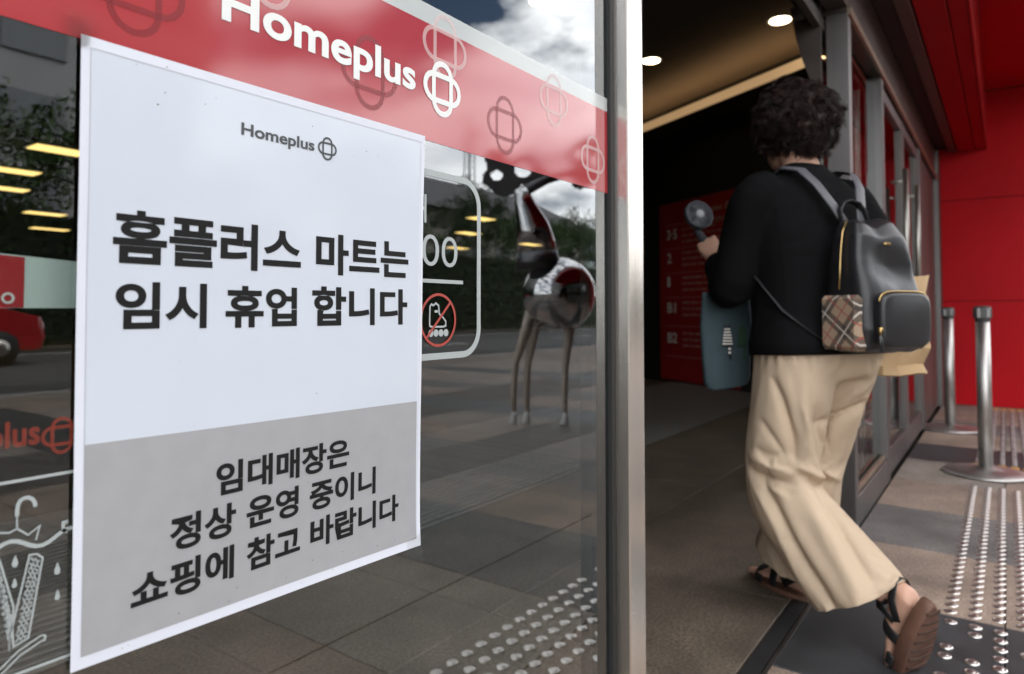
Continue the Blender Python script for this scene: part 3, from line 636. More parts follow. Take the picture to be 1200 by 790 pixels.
def snap_edge(co, fs, tests):
    """lay the open borders on their cutting planes: tests = [(mask function, point, normal)]"""
    cnt = {}
    for f in fs:
        for i in range(len(f)):
            e = (f[i], f[(i + 1) % len(f)]); e = e if e[0] < e[1] else (e[1], e[0]); cnt[e] = cnt.get(e, 0) + 1
    bd = np.zeros(len(co), bool); nb = {}
    for (a, b), c in cnt.items():
        if c == 1: bd[a] = bd[b] = True; nb.setdefault(a, []).append(b); nb.setdefault(b, []).append(a)
    for mask, p, n in tests:
        n = np.array(n, float); n /= np.linalg.norm(n); m_ = bd & mask(co); d = (co - np.array(p)) @ n; near = m_ & (np.abs(d) < 0.02)
        co[near] -= np.outer(d[near], n)
    for _ in range(3):
        new = co.copy()
        for i, l_ in nb.items():
            if len(l_) == 2: new[i] = 0.5 * co[i] + 0.25 * (co[l_[0]] + co[l_[1]])
        co = new
    return co
def ring_loft(mb, rings, n=28, p=2.2):
    """rings: (centre, ra, rb, forward-axis angle); axes horizontal; a closed column"""
    v = []; f = []
    for c, ra, rb, *rest in rings:
        tilt = rest[0] if rest else 0.0          # slope of the ring: z rises with local x
        for k in range(n):
            g = 2 * math.pi * k / n; cg, sg = math.cos(g), math.sin(g)
            x = ra * math.copysign(abs(cg) ** (2 / p), cg); y = rb * math.copysign(abs(sg) ** (2 / p), sg)
            v.append((c[0] + x, c[1] + y, c[2] + tilt * x))
    m_ = len(rings)
    for j in range(m_ - 1):
        for k in range(n): f.append((j * n + k, j * n + (k + 1) % n, (j + 1) * n + (k + 1) % n, (j + 1) * n + k))
    f.append(tuple(range(n))[::-1]); f.append(tuple((m_ - 1) * n + k for k in range(n)))
    return mb.add(v, f)
def limb(mb, pts, rad, n=20, ref=(1, 0, 0), sub=4):
    """smooth tapered limb through joints"""
    P = [Vector(p) for p in pts]; Q = []; Rr = []
    rad = [r if isinstance(r, tuple) else (r, r) for r in rad]
    for i in range(len(P) - 1):
        p0 = P[max(i - 1, 0)]; p1 = P[i]; p2 = P[i + 1]; p3 = P[min(i + 2, len(P) - 1)]
        for k in range(sub):
            t = k / sub
            q = 0.5 * ((2 * p1) + (p2 - p0) * t + (2 * p0 - 5 * p1 + 4 * p2 - p3) * t * t + (3 * p1 - p0 - 3 * p2 + p3) * t ** 3)
            Q.append(q); Rr.append(tuple(rad[i][a] * (1 - t) + rad[i + 1][a] * t for a in (0, 1)))
    Q.append(P[-1]); Rr.append(rad[-1])
    return mb.tube(Q, Rr, n, True, ref=ref)
def hand(mb, wrist, fwd, palm_n, side, curl, scale=1.0):
    """palm and five fingers; fwd along the hand, palm_n out of the palm, side = direction of the thumb"""
    f_ = Vector(fwd).normalized(); n_ = Vector(palm_n); n_ = (n_ - f_ * n_.dot(f_)).normalized(); s_ = Vector(side); s_ = (s_ - f_ * s_.dot(f_) - n_ * s_.dot(n_)).normalized()
    w_ = Vector(wrist); S = scale
    mb.tube([w_ - f_ * 0.01, w_ + f_ * 0.02 * S, w_ + f_ * 0.055 * S, w_ + f_ * 0.085 * S], [(0.016, 0.024), (0.015, 0.030), (0.014, 0.039), (0.011, 0.038)], 14, True, ref=n_)
    for k, (off, l0, r) in enumerate([(0.027, 0.066, 0.0082), (0.009, 0.074, 0.0085), (-0.010, 0.068, 0.0082), (-0.028, 0.053, 0.0072)]):
        p = w_ + f_ * (0.080 * S) + s_ * off * S; P = [p]; d = f_.copy(); a = 0
        for seg, fr in enumerate((0.45, 0.30, 0.25)):
            a += curl * (0.75 if seg == 0 else 1.0); d = (f_ * math.cos(a) + n_ * math.sin(a)); p = p + d * (l0 * fr * S); P.append(p)
        mb.tube([P[0] - f_ * 0.012] + P + [P[-1] + d * 0.003], [r, r, r * .98, r * .92, r * .8, r * .4], 10, True, ref=s_)
    p = w_ + f_ * 0.022 * S + s_ * 0.022 * S; d1 = (f_ * 0.62 + s_ * 0.72 + n_ * 0.30).normalized(); d2 = (f_ * 0.85 + s_ * 0.18 + n_ * 0.5).normalized()
    mb.tube([p - d1 * 0.01, p + d1 * 0.022 * S, p + d1 * 0.042 * S, p + d1 * 0.042 * S + d2 * 0.024 * S, p + d1 * 0.042 * S + d2 * 0.034 * S], [0.012, 0.0115, 0.0098, 0.0088, 0.004], 10, True, ref=n_)
def head(mb, c, fwd, S=1.0):
    """head with brow, nose, lips, chin and ears; c is the centre of the skull"""
    f_ = Vector(fwd).normalized(); u_ = Vector((0, 0, 1)); u_ = (u_ - f_ * u_.dot(f_)).normalized(); l_ = u_.cross(f_); c = Vector(c)
    def P(a, b, z): return c + (f_ * a + l_ * b + u_ * z) * S
    # skull and jaw as rings up the head
    prof = [(-0.112, 0.040, 0.022, 0.020), (-0.100, 0.034, 0.044, 0.036), (-0.075, 0.022, 0.064, 0.052), (-0.040, 0.010, 0.082, 0.064), (0.0, 0.0, 0.092, 0.071), (0.04, -0.004, 0.094, 0.073), (0.075, -0.008, 0.080, 0.062), (0.098, -0.010, 0.052, 0.042), (0.108, -0.010, 0.018, 0.016)]
    v = []; fc = []; n = 24
    for z, a0, ra, rb in prof:
        for k in range(n):
            g = 2 * math.pi * k / n; v.append(P(a0 + ra * math.cos(g), rb * math.sin(g), z))
    for j in range(len(prof) - 1):
        for k in range(n): fc.append((j * n + k, j * n + (k + 1) % n, (j + 1) * n + (k + 1) % n, (j + 1) * n + k))
    fc.append(tuple(range(n))[::-1]); fc.append(tuple((len(prof) - 1) * n + k for k in range(n))); mb.add(v, fc)
    mb.tube([P(0.080, 0, 0.012), P(0.096, 0, -0.012), P(0.108, 0, -0.034), P(0.090, 0, -0.040)], [0.008, 0.009, 0.013, 0.010], 10)
    mb.tube([P(0.074, -0.022, -0.066), P(0.088, 0, -0.064), P(0.074, 0.022, -0.066)], [0.005, 0.009, 0.005], 8)
    mb.tube([P(0.072, -0.040, 0.020), P(0.084, -0.02, 0.026), P(0.086, 0, 0.022), P(0.084, 0.02, 0.026), P(0.072, 0.040, 0.020)], [0.006, 0.009, 0.008, 0.009, 0.006], 8)
    for s in (-1, 1):
        mb.tube([P(0.004, s * 0.068, -0.034), P(-0.004, s * 0.078, -0.012), P(-0.010, s * 0.083, 0.012), P(-0.002, s * 0.074, 0.026)], [(0.006, 0.012), (0.006, 0.015), (0.006, 0.017), (0.005, 0.010)], 10, True, ref=l_)
    return P
def foot(mb, ankle, fwd, up_, S=1.0):
    f_ = Vector(fwd).normalized(); u_ = Vector(up_); u_ = (u_ - f_ * u_.dot(f_)).normalized(); l_ = u_.cross(f_); a = Vector(ankle)
    def P(x, y, z): return a + (f_ * x + l_ * y + u_ * z) * S
    mb.tube([P(-0.050, 0, -0.052), P(-0.040, 0, -0.045), P(-0.01, 0, -0.040), P(0.04, 0, -0.042), P(0.09, 0.002, -0.055), P(0.135, 0.004, -0.064), P(0.155, 0.004, -0.068)],
            [(0.016, 0.018), (0.030, 0.029), (0.036, 0.031), (0.032, 0.034), (0.020, 0.041), (0.013, 0.042), (0.008, 0.034)], 16, True, ref=u_)
    mb.tube([P(-0.028, 0, 0.03), P(-0.030, 0, -0.01), P(-0.034, 0, -0.045)], [0.026, 0.028, 0.026], 12)
    for y, x1, r in [(0.028, 0.184, 0.0125), (0.010, 0.180, 0.0095), (-0.006, 0.173, 0.009), (-0.020, 0.163, 0.0085), (-0.033, 0.150, 0.008)]:
        mb.tube([P(0.13, y * 0.95, -0.066), P(x1 - 0.02, y, -0.066), P(x1 - 0.004, y, -0.070), P(x1 + 0.002, y, -0.073)], [r, r, r * 0.85, r * 0.4], 8, True, ref=u_)
    return P
def fold_noise(co, nn, amp, sc, seed=0.0):
    out_ = co.copy()
    for i in range(len(co)):
        q = Vector((co[i, 0] * sc[0] + seed, co[i, 1] * sc[1], co[i, 2] * sc[2])); out_[i] += nn[i] * (amp * (mnoise.noise(q) + 0.5 * mnoise.noise(q * 2.1)))
    return out_
def crease_noise(co, nn, amp, sc):
    """sparse sharp creases running across the cloth"""
    out_ = co.copy()
    for i in range(len(co)):
        q = Vector((co[i, 0] * sc + 0.5 * co[i, 2] * sc, co[i, 1] * sc, co[i, 2] * sc * 0.9)); r = 1 - abs(mnoise.noise(q)) * 3.2
        if r > 0: out_[i] -= nn[i] * (amp * r * r * max(0.0, 0.5 + mnoise.noise(q * 0.37 + Vector((7, 3, 1)))))
    return out_
def strokes(co, nn, sdir, vdir, lines):
    """raise or sink ridges along lines drawn on the side that faces -vdir; a line is ([(s, h), ...], radius, amplitude)"""
    s = co @ np.array(sdir); h = co[:, 2]; face = np.clip(-(nn @ np.array(vdir)) * 2.5 + 0.25, 0, 1)
    out_ = co.copy()
    for pts, rad, amp in lines:
        d = np.full(len(co), 1e9); tt = np.zeros(len(co)); L_ = len(pts) - 1
        for i in range(L_):
            a = np.array(pts[i]); b = np.array(pts[i + 1]); ab = b - a; l2 = ab @ ab
            t = np.clip(((s - a[0]) * ab[0] + (h - a[1]) * ab[1]) / l2, 0, 1)
            di = np.hypot(s - a[0] - t * ab[0], h - a[1] - t * ab[1]); w_ = di < d; d = np.where(w_, di, d); tt = np.where(w_, (i + t) / L_, tt)
        out_ += nn * (amp * np.exp(-(d / rad) ** (2 if rad > 0.015 else 1.25)) * np.sin(np.clip(0.12 + tt * 0.76, 0, 1) * np.pi) ** 0.5 * face)[:, None]
    return out_

# ---- the woman walking in.  Local x = the way she walks, local y = her left.
PSI = R_(57)
wo = empty('person', (2.175, -0.0545, 0.0), PSI)
tag(wo, 'woman in black top and beige wide trousers walking in, seen from behind, wearing a backpack', 'person')
HC = Vector((0.095, -0.004, 1.462)); HF = (0.97, 0.20, -0.10)
LS, RS = Vector((0.045, 0.172, 1.255)), Vector((0.045, -0.172, 1.255))
LE, LWr = Vector((0.125, 0.205, 0.985)), Vector((0.318, 0.120, 1.075))
RE, RWr = Vector((-0.05, -0.235, 0.99)), Vector((0.13, -0.235, 0.93))
LK, LA = Vector((0.045, 0.105, 0.425)), Vector((-0.250, 0.022, 0.165))
RK, RA = Vector((0.122, -0.078, 0.455)), Vector((0.155, -0.058, 0.092))
RFD, LFD = Vector((0.985, 0.02, 0.0)), Vector((0.34, -0.05, -0.94))
b = MB()
head(b, HC, HF)
b.tube([(0.030, 0, 1.28), (0.05, 0, 1.33), (0.075, 0, 1.40), (0.085, 0, 1.44)], [(0.060, 0.07), (0.052, 0.055), (0.050, 0.052), (0.055, 0.055)], 18, True, ref=(1, 0, 0))
ring_loft(b, [((0, 0, 0.78), 0.10, 0.15), ((0.0, 0, 0.90), 0.10, 0.15), ((0.0, 0, 1.0), 0.095, 0.135), ((0.02, 0, 1.12), 0.105, 0.145), ((0.03, 0, 1.22), 0.098, 0.155), ((0.035, 0, 1.28), 0.07, 0.12), ((0.04, 0, 1.31), 0.05, 0.06)])
for S_, E_, W_ in ((LS, LE, LWr), (RS, RE, RWr)):
    limb(b, [S_, S_.lerp(E_, 0.5), E_, E_.lerp(W_, 0.45), W_], [0.046, 0.040, 0.033, 0.034, (0.019, 0.024)], 16)
hand(b, LWr, (0.62, -0.10, 0.72), (0.55, -0.75, -0.35), (-0.7, -0.35, 0.60), 0.95)
hand(b, RWr, (0.9, 0.05, -0.4), (0.0, 0.9, -0.2), (0.5, 0.1, 0.8), 0.7)
limb(b, [(0.0, 0.085, 0.82), Vector((0.0, 0.09, 0.80)).lerp(LK, 0.5), LK, LK.lerp(LA, 0.4), LA], [0.085, 0.075, 0.055, 0.052, 0.032], 18)
limb(b, [(0.0, -0.085, 0.82), Vector((0.0, -0.09, 0.80)).lerp(RK, 0.5), RK, RK.lerp(RA, 0.4), RA], [0.085, 0.075, 0.055, 0.052, 0.032], 18)
PR = foot(b, RA, RFD, (0, 0, 1)); LUP = Vector((0.94, 0.02, 0.34)); PL = foot(b, LA, LFD, LUP)
co, fs = remesh(b, 0.0052, 4, 0.4)
BODY = link_mesh('body', co, fs, SKIN, wo, True)

# trousers
TROU = mat('beige_cotton', (0.52, 0.402, 0.288), 0.85, var=0.05, nscale=6, bump=0.5, bscale=520, spec=0.2)
b = MB()
ring_loft(b, [((0.0, 0, 0.72), 0.105, 0.165), ((-0.012, 0.006, 0.77), 0.136, 0.190), ((-0.010, 0.006, 0.83), 0.130, 0.184), ((0.0, 0, 0.92), 0.112, 0.160), ((0.0, 0, 0.96), 0.110, 0.155)], p=2.3)
limb(b, [(-0.005, 0.088, 0.80), (0.0, 0.095, 0.70), (0.012, 0.103, 0.58), (0.030, 0.105, 0.47), (0.010, 0.100, 0.370), (-0.075, 0.082, 0.285), (-0.145, 0.062, 0.205), (-0.190, 0.048, 0.145), (-0.215, 0.038, 0.105)],
     [(0.108, 0.094), (0.112, 0.098), (0.106, 0.096), (0.104, 0.096), (0.110, 0.100), (0.112, 0.106), (0.113, 0.110), (0.116, 0.114), (0.118, 0.116)], 28)
limb(b, [(-0.005, -0.088, 0.80), (0.025, -0.092, 0.70), (0.065, -0.090, 0.58), (0.105, -0.080, 0.46), (0.125, -0.072, 0.34), (0.134, -0.040, 0.22), (0.140, -0.022, 0.115), (0.142, -0.016, 0.02)],
     [(0.105, 0.088), (0.102, 0.090), (0.094, 0.088), (0.092, 0.088), (0.098, 0.094), (0.108, 0.106), (0.124, 0.122), (0.13, 0.13)], 28)
co, fs = remesh(b, 0.0095, 8, 0.5)
# hems: open the legs where the cloth ends
hemL = ((co - np.array([-0.225, 0.03, 0.200])) @ np.array([-0.40, -0.18, -0.90])); nearL = (co[:, 0] < -0.06) & (co[:, 2] < 0.36)
hemR = 0.158 - co[:, 2] + 0.42 * (co[:, 0] - 0.10)
co, fs = cut_keep(co, fs, ~((nearL & (hemL > -0.004)) | (~nearL & (hemR > 0)) | (co[:, 2] > 0.93)))
co = snap_edge(co, fs, [(lambda c: (c[:, 0] < -0.06) & (c[:, 2] < 0.36), (-0.225 + 0.0016, 0.031, 0.2036), (-0.40, -0.18, -0.90)), (lambda c: (c[:, 0] > -0.06) & (c[:, 2] < 0.3), (0.10, 0, 0.158), (0.42, 0, -1.0))])
nn = normals(co, fs); co = fold_noise(co, nn, 0.003, (9, 9, 4.5))
SDIR, VDIR = (-0.709, -0.705, 0), (0.705, -0.709, 0)
nn = normals(co, fs)
FOLDS = [
    ([(-0.1605, 0.4951), (-0.1127, 0.4826), (-0.0672, 0.4726)], 0.013, 0.009), ([(-0.1679, 0.4576), (-0.1178, 0.4476), (-0.063, 0.4451)], 0.010, -0.013),
    ([(-0.0586, 0.4979), (-0.0035, 0.4589), (0.0537, 0.4151)], 0.014, 0.014), ([(-0.1123, 0.7128), (-0.0905, 0.6685), (-0.0732, 0.6193), (-0.056, 0.5602), (-0.0569, 0.4987)], 0.011, -0.014),
    ([(-0.0324, 0.639), (-0.02, 0.5651), (-0.0301, 0.4864)], 0.012, 0.011), ([(0.0036, 0.6377), (-0.0043, 0.5634), (-0.005, 0.514)], 0.010, -0.010),
    ([(-0.144, 0.4419), (-0.1093, 0.3785), (-0.0769, 0.3103), (-0.0465, 0.2567), (-0.0029, 0.191), (0.0361, 0.1179)], 0.013, -0.014), ([(-0.147, 0.3938), (-0.1064, 0.3218), (-0.0575, 0.2139), (-0.015, 0.1179)], 0.012, 0.007),
    ([(-0.0526, 0.4353), (-0.001, 0.3544), (0.0608, 0.2389), (0.1019, 0.158)], 0.020, 0.008), ([(0.0, 0.4238), (0.0517, 0.3429), (0.1072, 0.2389)], 0.012, -0.008),
    ([(0.1099, 0.2163), (0.1669, 0.1803)], 0.010, -0.008), ([(0.0332, 0.1668), (0.0571, 0.1173)], 0.008, -0.008), ([(0.0745, 0.1803), (0.0943, 0.1308)], 0.008, 0.008), ([(0.0003, 0.1668), (0.0119, 0.1173)], 0.008, 0.008),
    ([(0.1163, 0.6437), (0.0622, 0.6233), (0.0081, 0.6079)], 0.011, -0.016), ([(0.1218, 0.7052), (0.0628, 0.6668)], 0.020, 0.009), ([(-0.1656, 0.762), (-0.1741, 0.639), (-0.1691, 0.5159)], 0.010, -0.007),
    ([(-0.1399, 0.2045), (-0.0981, 0.1413), (-0.0638, 0.0808)], 0.010, 0.010), ([(-0.1149, 0.1963), (-0.0786, 0.1001), (-0.0591, 0.0533)], 0.008, -0.010), ([(-0.1898, 0.2237), (-0.2036, 0.1413)], 0.010, -0.007),
    ([(-0.0846, 0.7733), (-0.0869, 0.727), (-0.0648, 0.6977), (0.0164, 0.6807), (0.030, 0.765)], 0.0035, -0.0016), ([(-0.152, 0.765), (-0.153, 0.66), (-0.150, 0.55), (-0.156, 0.47)], 0.0032, -0.0014),
    ([(-0.14, 0.60), (-0.11, 0.56), (-0.08, 0.52)], 0.006, -0.006), ([(-0.15, 0.52), (-0.12, 0.51), (-0.09, 0.515)], 0.005, -0.006),
    ([(-0.15, 0.43), (-0.12, 0.425), (-0.085, 0.41)], 0.006, 0.006), ([(-0.03, 0.46), (0.0, 0.435), (0.03, 0.405)], 0.005, -0.007), ([(0.01, 0.60), (0.015, 0.55), (0.03, 0.50)], 0.006, -0.006)]
co = strokes(co, nn, SDIR, VDIR, [(p_, max(r_, 0.008), a_ * 1.7) for p_, r_, a_ in FOLDS if r_ > 0.004])
def drape(co, fs, body_o, frames, pin, shrink):
    """let the cloth fall over the body for a moment"""
    o = link_mesh('cloth_tmp', co, fs, None, wo, True); g = o.vertex_groups.new(name='pin')
    for k_, w_ in enumerate(pin):
        if w_ > 0: g.add([k_], float(w_), 'REPLACE')
    cm = body_o.modifiers.new('col', 'COLLISION'); body_o.collision.thickness_outer = 0.003; body_o.collision.cloth_friction = 12
    c = o.modifiers.new('cloth', 'CLOTH'); q = c.settings; q.quality = 6; q.mass = 0.22; q.tension_stiffness = 18; q.compression_stiffness = 18; q.shear_stiffness = 6; q.bending_stiffness = 3.0; q.effector_weights.gravity = 0.3; q.air_damping = 1.5
    q.tension_damping = 12; q.compression_damping = 12; q.bending_damping = 0.6; q.vertex_group_mass = 'pin'; q.shrink_min = shrink; q.pin_stiffness = 1.0
    c.collision_settings.distance_min = 0.003; c.collision_settings.collision_quality = 3
    c.point_cache.frame_start = 1; c.point_cache.frame_end = frames + 2
    for f_ in range(1, frames + 1): SC.frame_set(f_)
    dg = bpy.context.evaluated_depsgraph_get(); me = bpy.data.meshes.new_from_object(o.evaluated_get(dg)); out_ = np.empty(len(me.vertices) * 3); me.vertices.foreach_get('co', out_)
    bpy.data.meshes.remove(me); od = o.data; bpy.data.objects.remove(o); bpy.data.meshes.remove(od); body_o.modifiers.remove(cm); SC.frame_set(1)
    return out_.reshape(-1, 3)
pin = np.clip((co[:, 2] - 0.80) / 0.08, 0, 1)
co = drape(co, fs, BODY, 6, pin, -0.05)
tr = link_mesh('trousers', co, fs, TROU, wo, True)
tm = tr.modifiers.new('sub', 'SUBSURF'); tm.levels = 2; tm.render_levels = 2
tm = tr.modifiers.new('thick', 'SOLIDIFY'); tm.thickness = 0.003; tm.offset = -1
# black top with loose sleeves
SHIRT = mat('black_jersey', (0.0045, 0.0045, 0.005), 0.85, var=0.2, nscale=5, bump=0.2, bscale=300, spec=0.08)
b = MB()
ring_loft(b, [((0.0, 0, 0.765), 0.152, 0.206, -0.06), ((-0.002, 0, 0.80), 0.154, 0.208, -0.05), ((0.0, 0, 0.90), 0.135, 0.190), ((0.01, 0, 1.02), 0.130, 0.186), ((0.02, 0, 1.12), 0.128, 0.188), ((0.03, 0, 1.20), 0.118, 0.190), ((0.035, 0, 1.255), 0.100, 0.178), ((0.038, 0, 1.295), 0.078, 0.130), ((0.045, 0, 1.322), 0.064, 0.084), ((0.055, 0, 1.342), 0.058, 0.066)], p=2.25)
limb(b, [(0.035, 0.135, 1.245), LS + Vector((0, 0.012, -0.03)), LS.lerp(LE, 0.5) + Vector((0.0, 0.01, 0)), LE + Vector((0.0, 0.002, -0.015)), LE.lerp(LWr, 0.45) + Vector((0, 0, -0.014)), LE.lerp(LWr, 0.86) + Vector((0, 0, -0.008))], [0.066, 0.066, 0.064, 0.064, (0.060, 0.052), (0.046, 0.042)], 22)
limb(b, [(0.035, -0.135, 1.245), RS + Vector((0, -0.012, -0.03)), RS.lerp(RE, 0.5), RE + Vector((0, 0, -0.012)), RE.lerp(RWr, 0.45) + Vector((0, 0, -0.012)), RE.lerp(RWr, 0.86)], [0.070, 0.074, 0.074, 0.070, 0.064, 0.050], 22)
co, fs = remesh(b, 0.0065, 7, 0.5)
fr_ = np.array((LWr - LE).normalized()); cutL = (co - np.array(LE.lerp(LWr, 0.76))) @ fr_; cutL = (cutL > 0) & (co[:, 1] > 0.05) & (co[:, 0] > 0.2)
gr_ = np.array((RWr - RE).normalized()); cutR = ((co - np.array(RE.lerp(RWr, 0.84))) @ gr_ > 0) & (co[:, 1] < -0.15) & (co[:, 0] > 0.08) & (co[:, 2] < 1.05)
neck = (co[:, 2] - 0.35 * (co[:, 0] - 0.05) * -1.0) > 1.333
co, fs = cut_keep(co, fs, ~(cutL | cutR | neck | (co[:, 2] < 0.772 - 0.05 * co[:, 0])))
co = snap_edge(co, fs, [(lambda c: c[:, 2] < 0.82, (0, 0, 0.772), (0.05, 0, 1.0)), (lambda c: c[:, 2] > 1.28, (0.05, 0, 1.333), (0.35, 0, 1.0)), (lambda c: (c[:, 0] > 0.2) & (c[:, 1] > 0.05), tuple(LE.lerp(LWr, 0.76)), tuple(fr_))])
nn = normals(co, fs); co = fold_noise(co, nn, 0.0060, (7, 7, 3.2), 4.0); nn = normals(co, fs); co = crease_noise(co, nn, 0.007, 5.0); nn = normals(co, fs); co = crease_noise(co, nn, 0.0025, 11.0); co = snap_edge(co, fs, [(lambda c: c[:, 2] < 0.82, (0, 0, 0.772), (0.05, 0, 1.0))])
st = link_mesh('top', co, fs, SHIRT, wo, True); tm = st.modifiers.new('cloth', 'SOLIDIFY'); tm.thickness = 0.003; tm.offset = -1
# hair: an uneven permed mass of curls
HAIR = mat('dark_hair', (0.016, 0.007, 0.005), 0.55, var=0.3, nscale=30, spec=0.3)
b = MB(); hc = Vector((0.070, 0, 1.482)); rh = random.Random(21)
def hair_r(d):
    """distance from hair centre to the outline along direction d; shorter over the face"""
    r = 1.0 / math.sqrt((d.x / 0.120) ** 2 + (d.y / 0.118) ** 2 + (d.z / 0.122) ** 2)
    if d.z < -0.35: r *= 0.98
    return r * (1 + 0.20 * mnoise.noise(d * 1.9 + Vector((3, 1, 2))) + 0.10 * mnoise.noise(d * 5.0))
def is_face(d): return d.x > 0.42 and d.z < 0.45 and abs(d.y) < 0.75
ico = bmesh.new(); bmesh.ops.create_icosphere(ico, subdivisions=5, radius=1.0); ico.verts.index_update()
hv = []
for v_ in ico.verts:
    d = v_.co.normalized(); r = hair_r(d) * 0.96
    if is_face(d): r *= 0.62
    hv.append(hc + d * r)
b.add(hv, [[q.index for q in f.verts] for f in ico.faces]); ico.free()
link_mesh('hair', b.v, b.f, HAIR, wo, True)
b = MB()
for c_ in range(900):
    d = Vector((rh.gauss(0, 1), rh.gauss(0, 1), rh.gauss(0, 1))).normalized()
    if (is_face(d) and rh.random() < 0.9) or d.z < -0.86: continue
    r = hair_r(d); t1 = d.cross(Vector((0.2, 0.1, 1))).normalized(); t2 = d.cross(t1)
    L_ = rh.uniform(0.022, 0.044); cr = rh.uniform(0.005, 0.011); ph = rh.uniform(0, 6.28); tw = rh.choice([-1, 1]) * rh.uniform(3.5, 6.5); lean = Vector((rh.gauss(0, .7), rh.gauss(0, .7), rh.gauss(-0.7, .6))) + d.cross(Vector((0, 0, 1))) * rh.gauss(0, .5)
    for k_ in range(12):
        o1, o2 = rh.gauss(0, .0032), rh.gauss(0, .0032); dl = rh.uniform(.8, 1.15); dp = rh.gauss(0, .25); P = []
        for k in range(7):
            s_ = k / 6; dd = (d * (1 - 0.4 * s_) + lean * (1.25 * s_)).normalized(); base = hc + d * (r * 0.915) + dd * (L_ * dl * s_)
            P.append(base + t1 * (cr * math.cos(ph + dp + tw * s_) + o1 * (1 + s_)) + t2 * (cr * math.sin(ph + dp + tw * s_) + o2 * (1 + s_)))
        w0 = rh.uniform(0.0007, 0.0013)
        b.tube(P, [w0, w0, w0, w0 * .95, w0 * .85, w0 * .6, w0 * .15], 3, False)
hs = b.build('hair_curls', HAIR, wo, True); hs['kind'] = 'stuff'
# sandals
SOLE = mat('brown_sole', (0.13, 0.062, 0.040), 0.6, var=0.2, nscale=20, bump=0.2, bscale=140); TREAD = mat('dark_tread', (0.07, 0.035, 0.024), 0.7, var=0.3, nscale=30); STRAP = mat('black_strap', (0.012, 0.012, 0.012), 0.55)
def sandal(P, name):
    e = MB(); n = 26; v = []; 
    outl = []
    for k in range(n):
        g = 2 * math.pi * k / n; x = 0.062 + 0.132 * math.cos(g); y = 0.002 + (0.043 + 0.006 * math.cos(g) - 0.004 * math.cos(2 * g)) * math.sin(g); outl.append((x, y))
    layers = [(-0.112, 0.95), (-0.106, 1.0), (-0.084, 1.0), (-0.079, 0.97)]
    for z, s_ in layers: v += [P(0.062 + (x - 0.062) * s_, y * s_, z + (0.006 if x > 0.12 else 0.0)) for x, y in outl]
    f = []
    for j in range(3):
        for k in range(n): f.append((j * n + k, j * n + (k + 1) % n, (j + 1) * n + (k + 1) % n, (j + 1) * n + k))
    f.append(tuple(range(n))[::-1]); f.append(tuple(3 * n + k for k in range(n)))
    s0 = link_mesh('sandal_sole', v, f, SOLE, wo); shade_auto(s0, 40)
    tread = MB()
    for i in range(9):
        x = -0.045 + 0.027 * i; hw = 0.036 * math.sqrt(max(0.05, 1 - ((x - 0.062) / 0.135) ** 2)) ; q = [(x - 0.004, -hw), (x + 0.004, -hw), (x + 0.010, 0), (x + 0.004, hw), (x - 0.004, hw), (x + 0.002, 0)]
        lo = 0.006 if x > 0.12 else 0.0; tread.add([P(a, c, -0.1145 + lo) for a, c in q] + [P(a, c, -0.110 + lo) for a, c in q], [tuple(range(6)), tuple(range(11, 5, -1))] + [(k, 6 + k, 6 + (k + 1) % 6, (k + 1) % 6) for k in range(6)])
    o_ = tread.build('sole_tread', TREAD, s0); o_['kind'] = 'stuff'
    def strap(pts, w_, ref): MB().tube([P(*p) for p in pts], [(w_, 0.0022)] * len(pts), 8, True, ref=ref).build('sandal_strap', STRAP, wo, True)
    def arch(x, h, hw, n_=9): return [(x + 0.0, hw * math.cos(math.pi * i / (n_ - 1)), -0.085 + (h + 0.085) * math.sin(math.pi * i / (n_ - 1)) ** 0.8) for i in range(n_)]
    fdir = P(1, 0, 0) - P(0, 0, 0)
    strap(arch(0.122, -0.040, 0.047), 0.017, fdir); strap(arch(0.060, -0.012, 0.044), 0.016, fdir)
    udir = P(0, 0, 1) - P(0, 0, 0)
    strap([(0.02, 0.038, -0.06), (-0.02, 0.036, -0.030), (-0.058, 0.018, -0.012), (-0.066, 0.0, -0.010), (-0.058, -0.018, -0.012), (-0.02, -0.036, -0.030), (0.02, -0.038, -0.06)], 0.011, udir)
    strap([(0.028, 0.036, -0.050), (0.018, 0.038, -0.018), (0.028, 0.022, 0.012), (0.036, 0.0, 0.018), (0.028, -0.022, 0.012), (0.018, -0.038, -0.018), (0.028, -0.036, -0.050)], 0.011, udir)
sandal(PR, 'right'); sandal(PL, 'left')
